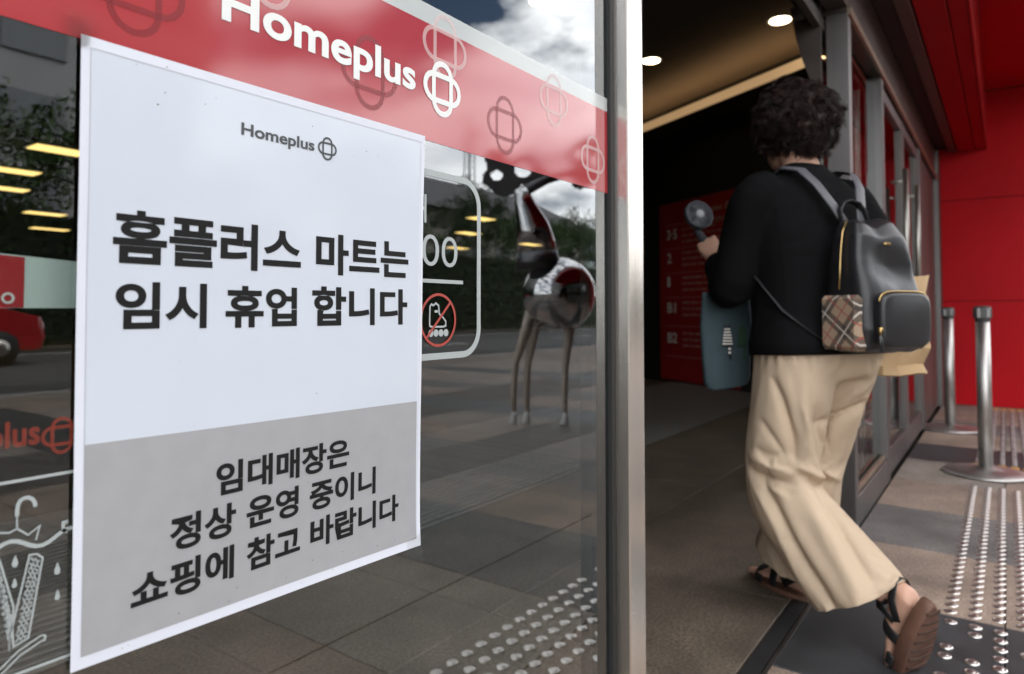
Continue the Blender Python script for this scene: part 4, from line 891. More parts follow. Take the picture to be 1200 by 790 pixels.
# backpack
LEATH = mat('black_leather', (0.012, 0.012, 0.0135), 0.40, var=0.15, nscale=9, bump=0.12, bscale=170, spec=0.5); GOLD = mat('brass_zip', (0.55, 0.38, 0.16), 0.35, 1.0); WEB = mat('grey_strap', (0.085, 0.085, 0.095), 0.5, var=0.1, nscale=20)
def plaid():
    mt = bpy.data.materials.new('tan_plaid'); mt.use_nodes = True; t = mt.node_tree; bs = t.nodes['Principled BSDF']; k = t.links.new
    c = t.nodes.new('ShaderNodeTexCoord'); g = t.nodes.new('ShaderNodeMapping'); k(c.outputs['Object'], g.inputs['Vector'])
    g.inputs['Rotation'].default_value = (0, R_(38), 0); g.inputs['Scale'].default_value = (12.5, 12.5, 12.5)
    sx = t.nodes.new('ShaderNodeSeparateXYZ'); k(g.outputs[0], sx.inputs[0])
    def band(src, lo, hi, off=0.0):
        a = t.nodes.new('ShaderNodeMath'); a.operation = 'ADD'; a.inputs[1].default_value = off + 50; k(src, a.inputs[0])
        f_ = t.nodes.new('ShaderNodeMath'); f_.operation = 'FRACT'; k(a.outputs[0], f_.inputs[0])
        p = t.nodes.new('ShaderNodeMath'); p.operation = 'GREATER_THAN'; p.inputs[1].default_value = lo; k(f_.outputs[0], p.inputs[0])
        q = t.nodes.new('ShaderNodeMath'); q.operation = 'LESS_THAN'; q.inputs[1].default_value = hi; k(f_.outputs[0], q.inputs[0])
        r = t.nodes.new('ShaderNodeMath'); r.operation = 'MULTIPLY'; k(p.outputs[0], r.inputs[0]); k(q.outputs[0], r.inputs[1]); return r.outputs[0]
    def mix(col_in, fac, col, amt):
        s = t.nodes.new('ShaderNodeMath'); s.operation = 'MULTIPLY'; s.inputs[1].default_value = amt; k(fac, s.inputs[0])
        m_ = t.nodes.new('ShaderNodeMixRGB'); k(s.outputs[0], m_.inputs[0]); m_.inputs[2].default_value = (*col, 1)
        if isinstance(col_in, tuple): m_.inputs[1].default_value = (*col_in, 1)
        else: k(col_in, m_.inputs[1])
        return m_.outputs[0]
    c0 = mix((0.36, 0.255, 0.17), band(sx.outputs['X'], 0.05, 0.42), (0.025, 0.022, 0.022), 0.72); c0 = mix(c0, band(sx.outputs['Z'], 0.05, 0.42), (0.025, 0.022, 0.022), 0.72)
    c0 = mix(c0, band(sx.outputs['X'], 0.20, 0.25), (0.62, 0.56, 0.48), 0.8); c0 = mix(c0, band(sx.outputs['Z'], 0.20, 0.25), (0.62, 0.56, 0.48), 0.8)
    c0 = mix(c0, band(sx.outputs['X'], 0.70, 0.75), (0.30, 0.06, 0.05), 0.8); c0 = mix(c0, band(sx.outputs['Z'], 0.70, 0.75), (0.30, 0.06, 0.05), 0.8)
    k(c0, bs.inputs['Base Color']); bs.inputs['Roughness'].default_value = 0.8; return mt
bp = empty('backpack', (2.175, -0.0545, 0.79), PSI); tag(bp, 'black leather backpack with plaid side pocket and brass zips on the woman\'s back', 'backpack')
# rings up the pack: (z, x_front, x_rear, y_right, y_left)
prof = [(0.0, -0.155, -0.255, -0.090, 0.095), (0.012, -0.140, -0.272, -0.105, 0.112), (0.06, -0.136, -0.282, -0.110, 0.120), (0.15, -0.136, -0.278, -0.108, 0.118), (0.24, -0.136, -0.262, -0.100, 0.108), (0.31, -0.135, -0.240, -0.088, 0.092), (0.35, -0.136, -0.215, -0.070, 0.068), (0.365, -0.140, -0.190, -0.050, 0.046)]
b = MB(); n = 36; v = []
for z, xf, xr, yr, yl in prof:
    for k in range(n):
        g = 2 * math.pi * k / n; cg, sg = math.cos(g), math.sin(g); e_ = 2 / 5.0
        v.append(((xf + xr) / 2 + (xf - xr) / 2 * math.copysign(abs(cg) ** e_, cg), (yl + yr) / 2 + (yl - yr) / 2 * math.copysign(abs(sg) ** e_, sg), z))
f = []
for j in range(len(prof) - 1):
    for k in range(n): f.append((j * n + k, j * n + (k + 1) % n, (j + 1) * n + (k + 1) % n, (j + 1) * n + k))
f.append(tuple(range(n))[::-1]); f.append(tuple((len(prof) - 1) * n + k for k in range(n))); b.add(v, f)
co, fs = remesh(b, 0.004, 5, 0.5)
# slouch: the soft upper rear wall sags inwards with a crease
x, y, z = co[:, 0], co[:, 1], co[:, 2]
rear = np.clip((-x - 0.17) / 0.05, 0, 1)
co[:, 0] += rear * 0.030 * np.exp(-(((z - 0.225 - 0.5 * (y - 0.0) * 0.35) / 0.05) ** 2)) * np.exp(-(((y + 0.01) / 0.085) ** 2))
co[:, 2] -= 0.020 * np.exp(-(((y - 0.01) / 0.035) ** 2)) * np.clip((z - 0.27) / 0.09, 0, 1)
nn = normals(co, fs); co = fold_noise(co, nn, 0.0022, (14, 14, 9), 9.0)
link_mesh('main_body', co, fs, LEATH, bp, True)
b = MB()
P0 = [(-0.150, 0.1175, 0.012), (-0.262, 0.1185, 0.012), (-0.264, 0.1210, 0.075), (-0.262, 0.1185, 0.145), (-0.150, 0.118, 0.155)]
pk = MB().box(-0.262, -0.140, 0.085, 0.1305, 0.006, 0.150, 0.010); link_mesh('side_pocket', pk.v, pk.f, plaid(), bp)
pk = MB().box(-0.262, -0.140, -0.1195, -0.085, 0.006, 0.150, 0.010); link_mesh('side_pocket', pk.v, pk.f, bpy.data.materials['tan_plaid'], bp)
# rear pocket with its zip
b = MB(); v = []; n = 32
for xo, s_ in ((-0.260, 1.0), (-0.292, 1.0), (-0.303, 0.96), (-0.306, 0.88)):
    for k in range(n):
        g = 2 * math.pi * k / n; cg, sg = math.cos(g), math.sin(g); v.append((xo, 0.004 + 0.088 * s_ * math.copysign(abs(cg) ** 0.42, cg), 0.085 + 0.072 * s_ * math.copysign(abs(sg) ** 0.42, sg)))
f = [(j * n + k, j * n + (k + 1) % n, (j + 1) * n + (k + 1) % n, (j + 1) * n + k) for j in range(3) for k in range(n)] + [tuple(3 * n + k for k in range(n))]
b.add(v, f); rp_ = b.build('rear_pocket', LEATH, bp, True)
zp = [(-0.2945, 0.004 + 0.090 * math.copysign(abs(math.cos(g)) ** 0.42, math.cos(g)), 0.085 + 0.074 * math.copysign(abs(math.sin(g)) ** 0.42, math.sin(g))) for g in [R_(a) for a in range(20, 196, 6)]]
MB().tube(zp, 0.0026, 6).build('zip', GOLD, rp_, True)
MB().tube([zp[-1], (-0.298, 0.095, 0.062), (-0.300, 0.096, 0.048)], [0.004, 0.006, 0.003], 8).build('zip_pull', GOLD, rp_, True)
MB().tube([(-0.300, 0.096, 0.048), (-0.302, 0.094, 0.030), (-0.302, 0.092, 0.006)], [(0.003, 0.005), (0.0035, 0.008), (0.003, 0.008)], 8).build('zip_tassel', LEATH, rp_, True)
MB().tube([(-0.205, 0.128, 0.165), (-0.203, 0.122, 0.22), (-0.198, 0.113, 0.27), (-0.188, 0.095, 0.32), (-0.178, 0.070, 0.352)], 0.0026, 6).build('zip', GOLD, bp, True)
MB().box(-0.2475, -0.238, -0.012, 0.010, 0.283, 0.290, 0.002).build('metal_tag', GOLD, bp)
# top handle and shoulder straps
MB().tube([(-0.140, 0.050, 0.345), (-0.132, 0.046, 0.390), (-0.128, 0.028, 0.412), (-0.126, 0.0, 0.418), (-0.128, -0.028, 0.412), (-0.132, -0.046, 0.390), (-0.140, -0.050, 0.345)], [(0.012, 0.004)] * 7, 10, True, ref=(1, 0, 0.2)).build('top_handle', LEATH, bp, True)
for s in (1, -1):
    MB().tube([(-0.140, s * 0.030, 0.350), (-0.118, s * 0.052, 0.405), (-0.088, s * 0.082, 0.470), (-0.050, s * 0.100, 0.515), (0.010, s * 0.108, 0.532), (0.075, s * 0.112, 0.500), (0.135, s * 0.120, 0.42), (0.160, s * 0.128, 0.33)], [(0.017, 0.003)] * 8, 8, True, ref=(0, 1, 0)).build('shoulder_strap', WEB, bp, True)
    MB().tube([(0.160, s * 0.128, 0.335), (0.120, s * 0.165, 0.27), (0.03, s * 0.190, 0.20), (-0.06, s * 0.180, 0.11), (-0.135, s * 0.115, 0.03)], [(0.008, 0.002)] * 5, 8, True, ref=(0, 1, 0)).build('strap_tail', LEATH, bp, True)
# teal tote bag on the left forearm
TEAL = mat('teal_canvas', (0.040, 0.066, 0.076), 0.85, var=0.12, nscale=10, bump=0.15, bscale=300)
tb = empty('tote_bag', (2.175, -0.0545, 0.665), PSI); tag(tb, 'teal cloth tote bag with a striped cat print hanging from the woman\'s arm', 'bag')
tb.location = Vector((2.175, -0.0545, 0.665)) + Matrix.Rotation(PSI, 3, 'Z') @ Vector((0.225, 0.150, -0.012)); tb.rotation_euler = (0, 0, PSI - R_(103))
v = []; f = []; n = 32; TZ = [0.0, 0.008, 0.03, 0.10, 0.20, 0.28, 0.305]
for z in TZ:
    t = z / 0.305; hw = 0.074 + 0.010 * math.sin(2.4 * t) - (0.020 if z == 0 else 0.006 if z < 0.01 else 0); hd = 0.016 * (1 - 0.6 * t) + 0.005 if z > 0.01 else 0.016
    for k in range(n):
        g = 2 * math.pi * k / n; cg, sg = math.cos(g), math.sin(g)
        xx = hw * math.copysign(abs(cg) ** 0.3, cg); yy = hd * math.copysign(abs(sg) ** 0.7, sg)
        v.append((xx, yy + (0.0035 * math.sin(46 * xx + 9 * t) + 0.002 * math.sin(90 * xx - 14 * t)) * (0.3 + t), z + (0.006 * math.sin(25 * xx) if z < 0.04 else 0)))
for j in range(len(TZ) - 1):
    for k in range(n): f.append((j * n + k, j * n + (k + 1) % n, (j + 1) * n + (k + 1) % n, (j + 1) * n + k))
f.append(tuple(range(n))[::-1])
o = link_mesh('bag_body', v, f, TEAL, tb, True); o.modifiers.new('cloth', 'SOLIDIFY').thickness = 0.002
for yy in (-0.012, 0.012):
    MB().tube([(-0.035, yy, 0.29), (-0.034, yy * 1.2, 0.345), (-0.022, yy * 1.5, 0.385), (0.0, yy * 1.6, 0.40), (0.022, yy * 1.5, 0.385), (0.034, yy * 1.2, 0.345), (0.035, yy, 0.29)], [(0.011, 0.0016)] * 7, 8, True, ref=(1, 0, 0)).build('handle', TEAL, tb, True)
def bag_y(xx, z): t = z / 0.305; hw = 0.080; hd = 0.016 * (1 - 0.6 * t) + 0.005; return -hd - 0.0065
CATW = mat('print_white', (0.75, 0.72, 0.66), 0.8); CATB = mat('print_black', (0.01, 0.01, 0.01), 0.8); CATG = mat('print_green', (0.02, 0.055, 0.03), 0.8)
def cat_print(cx, z0, z1, stripes, base, name):
    hw = lambda t: (0.011 + 0.006 * (1 - t)) if t < 0.75 else (0.010 if t < 0.9 else 0.010)
    N = 13
    for i in range(N):
        ta, tb_ = i / N, (i + 1) / N; za, zb = z0 + (z1 - z0) * ta, z0 + (z1 - z0) * tb_
        q = [(cx - hw(ta), za), (cx + hw(ta), za), (cx + hw(tb_), zb), (cx - hw(tb_), zb)]
        mt = (CATW if i % 2 else CATB) if stripes else base
        link_mesh(name, [(a, bag_y(a, c) - 0.0008, c) for a, c in q], [(0, 1, 2, 3)], mt, o)
    for s in (-1, 1):
        q = [(cx + s * 0.010, z1), (cx + s * 0.002, z1), (cx + s * 0.008, z1 + 0.010)]; link_mesh(name, [(a, bag_y(a, c) - 0.0008, c) for a, c in q], [(0, 1, 2)], CATB if stripes else base, o)
    for i in range(7):
        za = z0 - 0.006 * (i + 1); xx = cx + 0.006 + (0.003 if i > 4 else 0); q = [(xx - 0.004, za), (xx + 0.004, za), (xx + 0.004, za + 0.006), (xx - 0.004, za + 0.006)]
        link_mesh(name, [(a, bag_y(a, c) - 0.0008, c) for a, c in q], [(0, 1, 2, 3)], ((CATW if i % 2 else CATB) if stripes and i < 5 else (CATB if stripes else base)), o)
cat_print(-0.006, 0.135, 0.195, True, CATB, 'striped_cat_print'); cat_print(0.044, 0.135, 0.195, False, CATG, 'green_cat_print')
# kraft paper bag on the right arm
KR = mat('kraft_paper', (0.40, 0.27, 0.145), 0.8, var=0.08, nscale=7, bump=0.15, bscale=40)
kb = empty('paper_bag', (2.175, -0.0545, 0.70), PSI); kb.location = Vector((2.175, -0.0545, 0.71)) + Matrix.Rotation(PSI, 3, 'Z') @ Vector((-0.050, -0.237, 0)); kb.rotation_euler = (0, 0, PSI - R_(112))
tag(kb, 'brown kraft paper carrier bag hanging on the woman\'s far side behind the backpack', 'bag')
v = []; f = []; n = 40; KZ = [0.0, 0.004, 0.03, 0.08, 0.15, 0.22, 0.29]
for z in KZ:
    for k in range(n):
        g = 2 * math.pi * k / n; cg, sg = math.cos(g), math.sin(g); e_ = 0.30; tp = 1 - 0.10 * (1 - min(z, 0.06) / 0.06) - 0.15 * max(0, (z - 0.15) / 0.14)
        xx = tp * (0.098 - (0.006 if z == 0 else 0)) * math.copysign(abs(cg) ** e_, cg); yy = (0.054 - (0.006 if z == 0 else 0)) * math.copysign(abs(sg) ** e_, sg)
        cr = 0.024 * mnoise.noise(Vector((xx * 13, yy * 13, z * 15))) if z > 0.005 else 0
        v.append((xx + cr * cg, yy + cr * sg * 1.2, z + (0.012 * mnoise.noise(Vector((xx * 11, yy * 9, 3))) if z < 0.05 else 0.03 * mnoise.noise(Vector((xx * 9, yy * 9, 8))) if z > 0.25 else 0)))
for j in range(len(KZ) - 1):
    for k in range(n): f.append((j * n + k, j * n + (k + 1) % n, (j + 1) * n + (k + 1) % n, (j + 1) * n + k))
f.append(tuple(range(n))[::-1]); o2 = link_mesh('bag_body', v, f, KR, kb); shade_auto(o2, 30); o2.modifiers.new('cloth', 'SOLIDIFY').thickness = 0.001
for yy in (-0.042, 0.042):
    MB().tube([(-0.045, yy, 0.27), (-0.042, yy * .8, 0.31), (-0.02, yy * .5, 0.335), (0.02, yy * .5, 0.335), (0.042, yy * .8, 0.31), (0.045, yy, 0.27)], 0.003, 8).build('twisted_handle', KR, kb, True)
# hand-held fan
fanc = Vector((0.432, 0.098, 1.236)); fe = empty('handheld_fan', (0, 0, 0), PSI); fe.location = Vector((2.175, -0.0545, 0)) + Matrix.Rotation(PSI, 3, 'Z') @ Vector((fanc.x, fanc.y, 0)) + Vector((0, 0, fanc.z))
tag(fe, 'small dark grey hand-held fan in the woman\'s left hand', 'fan')
FANM = mat('fan_dark_plastic', (0.045, 0.048, 0.055), 0.45); FANG = mat('fan_grille', (0.16, 0.165, 0.18), 0.4); FANL = mat('fan_grey_cap', (0.34, 0.34, 0.35), 0.5); FANB = mat('fan_blade', (0.06, 0.06, 0.065), 0.4)
fd = Vector((-0.96, 0.10, 0.26)).normalized(); fq = fd.to_track_quat('Z', 'Y').to_matrix().to_4x4()
def flocal(mb): mb.v = [tuple(fq @ Vector(p)) for p in mb.v]; return mb
RF = 0.052
flocal(MB().lathe([(RF - .006, -0.017), (RF, -0.010), (RF + 0.001, 0.008), (RF - 0.003, 0.013), (RF - 0.006, 0.012), (RF - 0.007, -0.008), (0.012, -0.016), (0.002, -0.0165)], n=36)).build('housing', FANM, fe, True)
flocal(MB().lathe([(0.0150, 0.009), (0.0150, 0.0145), (0.0120, 0.0165), (0.001, 0.017)], n=24)).build('centre_cap', FANL, fe, True)
for i in range(44):
    a = 2 * math.pi * i / 44; flocal(MB().tube([(0.0145 * math.cos(a), 0.0145 * math.sin(a), 0.0120), (0.032 * math.cos(a + .22), 0.032 * math.sin(a + .22), 0.0150), ((RF - 0.004) * math.cos(a + .38), (RF - 0.004) * math.sin(a + .38), 0.0115)], 0.0009, 4)).build('grille_bar', FANG, fe)
for i in range(5):
    a0 = 2 * math.pi * i / 5; vv = []
    for k in range(6):
        r = 0.012 + 0.030 * k / 5; vv += [(r * math.cos(a0 + .3 * k / 5), r * math.sin(a0 + .3 * k / 5), 0.0), (r * math.cos(a0 + .75 + .3 * k / 5), r * math.sin(a0 + .75 + .3 * k / 5), 0.007)]
    flocal(MB().add(vv, [(2 * k, 2 * k + 1, 2 * k + 3, 2 * k + 2) for k in range(5)])).build('blade', FANB, fe)
hv_ = (LWr + Vector((0.045, -0.005, 0.055))) - fanc
MB().tube([Vector((0.01, 0, -0.045)), Vector((0.006, 0, -0.060)), hv_ * 0.75 + Vector((0.01, 0, -0.01)), hv_ * 1.25], [0.010, 0.0135, 0.0145, 0.013], 14).build('handle', FANM, fe, True)

# ------------------------------------------------------------------ what stands across the plaza (seen mirrored in the window)
BARK = mat('bark', (0.09, 0.07, 0.055), 0.9, var=0.3, nscale=9, bump=0.5, bscale=25)
LEAF = mat('leaves', (0.045, 0.085, 0.022), 0.6, var=0.45, nscale=1.6, spec=0.3)
LEAF2 = mat('leaves_dark', (0.035, 0.062, 0.022), 0.6, var=0.45, nscale=1.6, spec=0.3)
def tree_mesh(seed, h, rad):
    rt_ = random.Random(seed); tb_ = MB()
    tb_.tube([(0, 0, 0), (0.05, 0.02, h * 0.2), (0.0, 0.06, h * 0.42), (0.06, 0.0, h * 0.7), (0.03, 0.02, h * 0.93)], [0.17, 0.13, 0.10, 0.06, 0.02], 10)
    tips = []
    for i in range(13):
        a = rt_.uniform(0, 6.28); z0 = h * rt_.uniform(0.28, 0.75); l_ = rad * rt_.uniform(0.55, 1.0) * (1.1 - 0.5 * (z0 / h)); z1 = z0 + l_ * rt_.uniform(0.3, 0.8)
        e_ = Vector((l_ * math.cos(a), l_ * math.sin(a), min(z1, h * 0.95))); tb_.tube([(0.02, 0.02, z0), (e_.x * .5, e_.y * .5, z0 + (e_.z - z0) * .6), e_], [0.055, 0.035, 0.012], 6); tips.append(e_)
    cl = []
    for e_ in tips + [Vector((0.03, 0.02, h * 0.93)), Vector((0, 0, h * 0.8))]:
        for k in range(5): cl.append((e_ + Vector((rt_.gauss(0, .5), rt_.gauss(0, .5), rt_.gauss(0, .4))), rt_.uniform(0.35, 0.75)))
    cb = MB(); n = 0
    V_ = []; F_ = []
    for c, r in cl:
        for k in range(115):
            d = Vector((rt_.gauss(0, 1), rt_.gauss(0, 1), rt_.gauss(0, .8))); d = d.normalized() * (r * rt_.random() ** 0.45); p = c + d
            a = Vector((rt_.gauss(0, 1), rt_.gauss(0, 1), rt_.gauss(0, .6))).normalized(); b_ = a.orthogonal().normalized(); b_ = Matrix.Rotation(rt_.uniform(0, 6.28), 3, a) @ b_
            s_ = rt_.uniform(0.05, 0.10); q = len(V_); V_ += [p - b_ * s_ * .5, p + a * s_, p + b_ * s_ * .5, p - a * s_]; F_.append((q, q + 1, q + 2, q + 3))
    return tb_, V_, F_
def make_tree(seed, h, rad, leaf):
    e = empty('street_tree'); t_, V_, F_ = tree_mesh(seed, h, rad); t_.build('trunk', BARK, e, True)
    c_ = link_mesh('crown', V_, F_, leaf, e); c_['kind'] = 'stuff'; return e
protos = [make_tree(1, 7.0, 2.3, LEAF), make_tree(2, 7.6, 2.6, LEAF2), make_tree(3, 6.6, 2.4, LEAF)]
spots = [(-4.5, -21.5, 1.0), (0.5, -21.0, 1.1), (5.0, -21.6, 1.08), (9.0, -20.8, 1.12), (13.0, -21.5, 0.8), (17.5, -20.6, 0.95), (22.0, -21.4, 0.92), (26.5, -20.8, 0.95), (31.0, -21.6, 0.98), (36.0, -21.0, 1.0), (41.0, -21.5, 1.0), (47.0, -22.0, 1.05)]
ORD = ['first', 'second', 'third', 'fourth', 'fifth', 'sixth', 'seventh', 'eighth', 'ninth', 'tenth', 'eleventh', 'twelfth']
used = set()
for i, (x, y, s_) in enumerate(spots):
    k = i % 3
    o = protos[k] if k not in used else copy_tree(protos[k]); used.add(k)
    o.location = (x, y, -0.02); o.rotation_euler = (0, 0, i * 1.7); o.scale = (s_, s_, s_)
    tag(o, 'leafy street tree across the road, %s from the left in the mirrored row' % ORD[i], 'tree', 'street trees across the road')
hg = empty('hedge', (20, -19.9, -0.02)); tag(hg, 'tall dark clipped hedge below the street trees across the road', 'hedge')
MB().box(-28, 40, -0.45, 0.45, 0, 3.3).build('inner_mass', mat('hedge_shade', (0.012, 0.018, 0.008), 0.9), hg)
rt_ = random.Random(77); V_ = []; F_ = []
for k in range(42000):
    p = Vector((rt_.uniform(-28.2, 40.2), rt_.choice([0.45, 0.47, 0.5, rt_.uniform(-.5, .5)]) + rt_.gauss(0, .06), 0)); p.z = rt_.uniform(0.05, 3.4) if p.y > 0.38 else 3.32 + rt_.gauss(0, .07)
    a = Vector((rt_.gauss(0, 1), rt_.gauss(0, 1), rt_.gauss(0, 1))).normalized(); b_ = a.orthogonal().normalized(); s_ = rt_.uniform(0.05, 0.09); q = len(V_); V_ += [p - b_ * s_ * .6, p + a * s_, p + b_ * s_ * .6, p - a * s_]; F_.append((q, q + 1, q + 2, q + 3))
o = link_mesh('foliage', V_, F_, LEAF2, hg); o['kind'] = 'stuff'
# grey office block behind the trees
ob = empty('office_block', (2, -34, 0)); tag(ob, 'grey office block behind the trees, mirrored at the upper left of the glass', 'building')
OBM = mat('office_concrete', (0.28, 0.28, 0.285), 0.8, var=0.08, nscale=0.5)
MB().box(-24, 18, -14, 0, 0, 30).build('wall', OBM, ob); MB().box(-24.4, 18.4, -14.4, 0.4, 30, 30.8).build('roof', OBM, ob)
wm = MB().box(0, 2.5, 0, 0.12, 0, 1.7); w0 = wm.build('window', mat('office_glass', (0.15, 0.16, 0.17), 0.35), ob); w0.location = (-23, 0.003, 2)
for j in range(8):
    for i in range(13):
        if i or j:
            o = bpy.data.objects.new('window', w0.data); COL.objects.link(o); o.parent = ob; o.location = (-23 + 3.15 * i, 0.003, 2 + 3.4 * j)
lb = empty('low_building', (52, -36, 0)); tag(lb, 'low dark-roofed building beyond the trees, mirrored beside the notice', 'building')
MB().box(-14, 12, -8, 0, 0, 9).build('wall', mat('low_wall', (0.25, 0.23, 0.21), 0.8), lb)
MB().add([(-15, 1, 9), (13, 1, 9), (13, -9, 9), (-15, -9, 9), (-9, -4, 12.5), (7, -4, 12.5)], [(0, 1, 5, 4), (2, 3, 4, 5), (1, 2, 5), (3, 0, 4), (3, 2, 1, 0)]).build('roof', mat('low_roof', (0.06, 0.06, 0.065), 0.7), lb)
for i in range(6): MB().box(-12 + i * 4, -9.6 + i * 4, 0.003, 0.08, 4, 6.5).build('window', MATS['office_glass'], lb)
# tower crane
cr = empty('tower_crane', (76, -62, 0)); tag(cr, 'distant lattice tower crane standing against the mirrored sky', 'crane')
CRM = mat('crane_paint', (0.10, 0.095, 0.09), 0.6); b = MB()
for sx in (-1, 1):
    for sy in (-1, 1): b.tube([(sx * 0.55, sy * 0.55, 0), (sx * 0.55, sy * 0.55, 27)], 0.07, 5)
b.build('mast', CRM, cr); b = MB()
for k in range(27):
    for (p, q) in (((-.55, -.55), (.55, -.55)), ((.55, -.55), (.55, .55)), ((.55, .55), (-.55, .55)), ((-.55, .55), (-.55, -.55))):
        z = k; a_, c_ = (p, q) if k % 2 else (q, p); b.tube([(a_[0], a_[1], z), (c_[0], c_[1], z + 1)], 0.04, 4)
o = b.build('bracing', CRM, cr); o['kind'] = 'stuff'
MB().tube([(-5, 2, 27.5), (10, -4, 28)], 0.12, 6).tube([(0, 0, 27), (0, 0, 30)], 0.1, 6).tube([(0, 0, 30), (9, -3.6, 28)], 0.03, 4).build('jib', CRM, cr)
# silver sculpture on the plaza
CHR = mat('polished_steel', (0.75, 0.75, 0.76), 0.06, 1.0, var=0.05, nscale=3); CHRD = mat('satin_steel', (0.16, 0.16, 0.17), 0.35, 0.9, var=0.1, nscale=3)
sc_ = empty('silver_sculpture', (4.594, -2.351, 0.497)); sc_.scale = (0.45, 0.45, 0.45); tag(sc_, 'polished silver sculpture on slender legs with round body and pierced crown, mirrored in window', 'sculpture')
LEGM = mat('pale_leg_coating', (0.62, 0.52, 0.44), 0.45, var=0.1, nscale=6); HOOF = mat('white_hoof', (0.74, 0.74, 0.72), 0.5)
for (hx, hy, fx, fy) in ((-0.20, -0.42, -0.37, -0.72), (-0.10, -0.36, -0.22, -0.54), (0.12, 0.20, 0.02, 0.10)):
    MB().tube([(hx, hy, 0.98), (hx * .6 + fx * .4, hy * .6 + fy * .4, 0.50), (fx * .9 + hx * .1, fy * .9 + hy * .1, -0.05), (fx, fy, -0.55), (fx + 0.02, fy, -0.92)], [0.11, 0.085, 0.06, 0.052, 0.045], 14).build('leg', LEGM, sc_, True)
    MB().tube([(fx + 0.02, fy, -0.88), (fx + 0.01, fy, -1.0), (fx - 0.01, fy, -1.06), (fx - 0.02, fy, -1.105)], [0.05, 0.06, 0.07, 0.075], 14).build('hoof', HOOF, sc_, True)
b = MB(); prof = [(0.645 * math.sin(math.pi * (0.04 + 0.95 * i / 26)) , 1.18 - 0.645 * math.cos(math.pi * (0.04 + 0.95 * i / 26))) for i in range(27)]
b.lathe(prof, n=56).build('sphere', CHR, sc_, True)
TL_ = Vector((-0.45, -0.28, 0))     # lean of the stem
b = MB(); b.tube([TL_ * 0.75 + Vector((0, 0, 1.62)), TL_ * 0.8 + Vector((0, 0, 1.92))], [0.40, 0.36], 28); b.build('collar', CHRD, sc_, True)
MB().tube([TL_ * 0.8 + Vector((0, 0, 1.92)), TL_ * 0.95 + Vector((0, 0, 2.35)), TL_ * 1.25 + Vector((0, 0, 2.75)), TL_ * 1.4 + Vector((0, 0, 3.0))], [0.36, 0.29, 0.18, 0.13], 28).build('stem', CHR, sc_, True)
def pierced(cx, cz, w_, h_, holes, yy, seed):
    """an uneven plate with round holes cut through it, 6 cm thick"""
    rr = random.Random(seed); N = 40; V_ = []; F_ = []; idx = {}
    ph = [rr.uniform(0, 6.28) for _ in range(4)]
    def inside(x, z):
        a = math.atan2(z / h_, x / w_); r = math.hypot(x / w_, z / h_); lim = 0.88 + 0.16 * math.sin(3 * a + ph[0]) + 0.10 * math.sin(5 * a + ph[1])
        return r < lim and all(math.hypot(x - hx, z - hz) > hr for hx, hz, hr in holes)
    M_ = MB()
    for i in range(N):
        for j in range(N):
            x0, x1 = -w_ * 1.15 + 2.3 * w_ * i / N, -w_ * 1.15 + 2.3 * w_ * (i + 1) / N; z0, z1 = -h_ * 1.15 + 2.3 * h_ * j / N, -h_ * 1.15 + 2.3 * h_ * (j + 1) / N
            if inside((x0 + x1) / 2, (z0 + z1) / 2): M_.box(cx + x0, cx + x1, yy - 0.03, yy + 0.03, cz + z0, cz + z1)
    bm2 = bmesh.new(); vv = [bm2.verts.new(p) for p in M_.v]
    for f_ in M_.f:
        bm2.faces.new([vv[i] for i in f_])
    bmesh.ops.remove_doubles(bm2, verts=bm2.verts, dist=1e-4); bm2.verts.index_update(); bm2.faces.ensure_lookup_table()
    seen = {}
    for f_ in bm2.faces: seen.setdefault(tuple(sorted(v.index for v in f_.verts)), []).append(f_)
    dead = [f_ for k_, l_ in seen.items() if len(l_) > 1 for f_ in l_]; bmesh.ops.delete(bm2, geom=dead, context='FACES')
    bm2.verts.index_update(); V_ = [v.co[:] for v in bm2.verts]; F_ = [[v.index for v in f_.verts] for f_ in bm2.faces]; bm2.free()
    o = link_mesh('pierced_plate', V_, F_, CHRD, sc_); o.rotation_euler = (0, 0, R_(58)); return o
pierced(-0.85, 3.35, 0.62, 0.42, [(-0.25, -0.05, 0.10), (0.22, 0.05, 0.15), (0.0, 0.28, 0.09)], 0.0, 3)
pierced(0.65, 3.45, 0.60, 0.45, [(0.05, 0.02, 0.14), (0.32, -0.12, 0.09), (-0.28, 0.15, 0.10)], 0.25, 8)
MB().tube([TL_ * 1.3 + Vector((0, 0, 2.95)), Vector((-0.2, -0.1, 3.2)), Vector((0.25, 0.5, 3.4))], [0.10, 0.08, 0.06], 12).build('branch', CHRD, sc_, True)
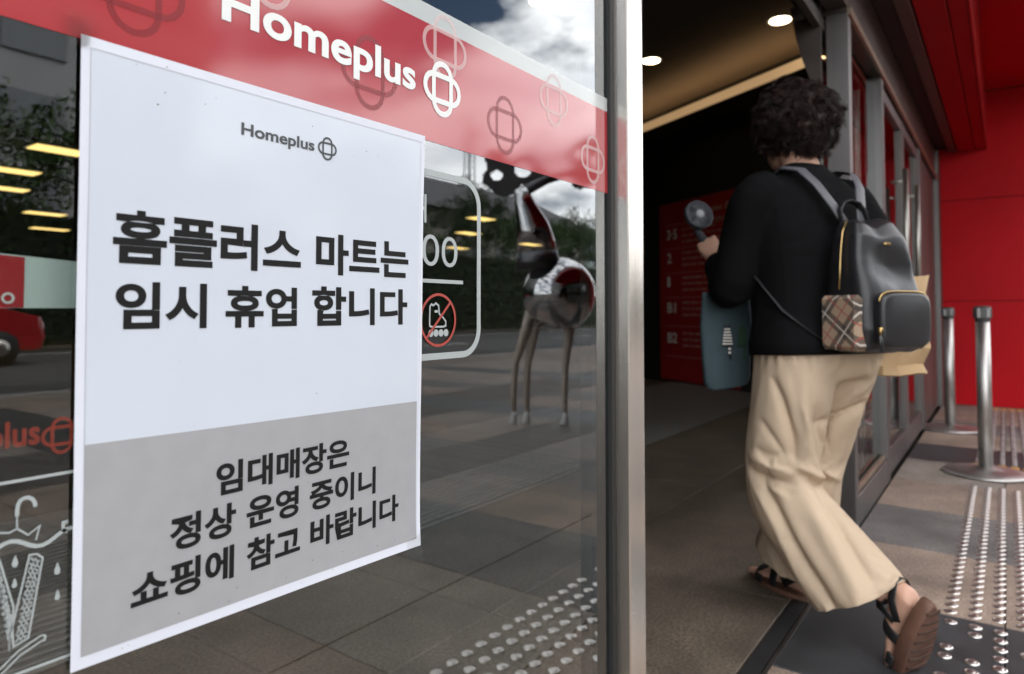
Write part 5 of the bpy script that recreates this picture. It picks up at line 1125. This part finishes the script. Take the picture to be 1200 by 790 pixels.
# a red car passing on the road
ca = empty('car', (3.4, -15.6, -0.15), 0); tag(ca, 'red car with white door lettering passing on the road, mirrored at the left edge', 'car')
CRED = mat('red_car_paint', (0.36, 0.012, 0.014), 0.3, coat=0.6); CGL = mat('car_glass', (0.02, 0.02, 0.022), 0.05)
side = [(-2.1, 0.32), (-2.12, 0.75), (-1.9, 0.95), (-1.3, 1.02), (-0.75, 1.42), (0.85, 1.45), (1.55, 1.05), (2.05, 0.92), (2.12, 0.55), (2.05, 0.30)]
V_ = []
for yy, s_ in ((-0.86, 0.96), (-0.80, 1.0), (0.80, 1.0), (0.86, 0.96)): V_ += [(x * (s_ if z < 1.1 else s_ - 0.02), yy * (1 if z < 1.1 else 0.84), z if z < 1.1 or s_ == 1 else z - 0.03) for x, z in side]
n = len(side); F_ = [(j * n + k, j * n + (k + 1) % n, (j + 1) * n + (k + 1) % n, (j + 1) * n + k) for j in range(3) for k in range(n)] + [tuple(range(n))[::-1], tuple(3 * n + k for k in range(n))]
shade_auto(link_mesh('body', V_, F_, CRED, ca), 35)
for s in (-1, 1):
    for pts in ([(-1.15, 1.04), (-0.72, 1.36), (-0.05, 1.38), (-0.05, 1.04)], [(0.02, 1.04), (0.02, 1.38), (0.80, 1.38), (1.35, 1.06)]):
        link_mesh('side_window', [(x, s * (0.875 if z < 1.1 else 0.745), z) for x, z in pts], [(0, 1, 2, 3)], CGL, ca)
    for x in (-1.3, 1.35):
        b = MB(); b.lathe([(0.31, -0.09), (0.33, -0.07), (0.33, 0.07), (0.31, 0.09)], n=28); b.v = [(x + p[0], s * 0.80 + p[2], 0.33 + p[1]) for p in b.v]; wh = b.build('wheel', BLACK, ca, True)
        b = MB(); b.lathe([(0.20, -0.10), (0.17, 0.10), (0.05, 0.103)], n=20); b.v = [(x + p[0], s * 0.80 + p[2] * s * 1.0, 0.33 + p[1]) for p in b.v]; b.build('rim', STEEL, wh, True)
    for x, mt_ in ((-2.1, mat('tail_lamp', (0.4, 0.02, 0.02), 0.2)), (2.07, mat('head_lamp', (0.7, 0.7, 0.7), 0.1))): MB().box(x - 0.05, x + 0.05, s * 0.62 - 0.14, s * 0.62 + 0.14, 0.68, 0.82, 0.02).build('lamp', mt_, ca)
    MB().box(-0.7, 0.9, s * 0.868 - 0.004, s * 0.868 + 0.004, 0.55, 0.80).build('white_door_panel', mat('car_white', (0.7, 0.7, 0.7), 0.4), ca)
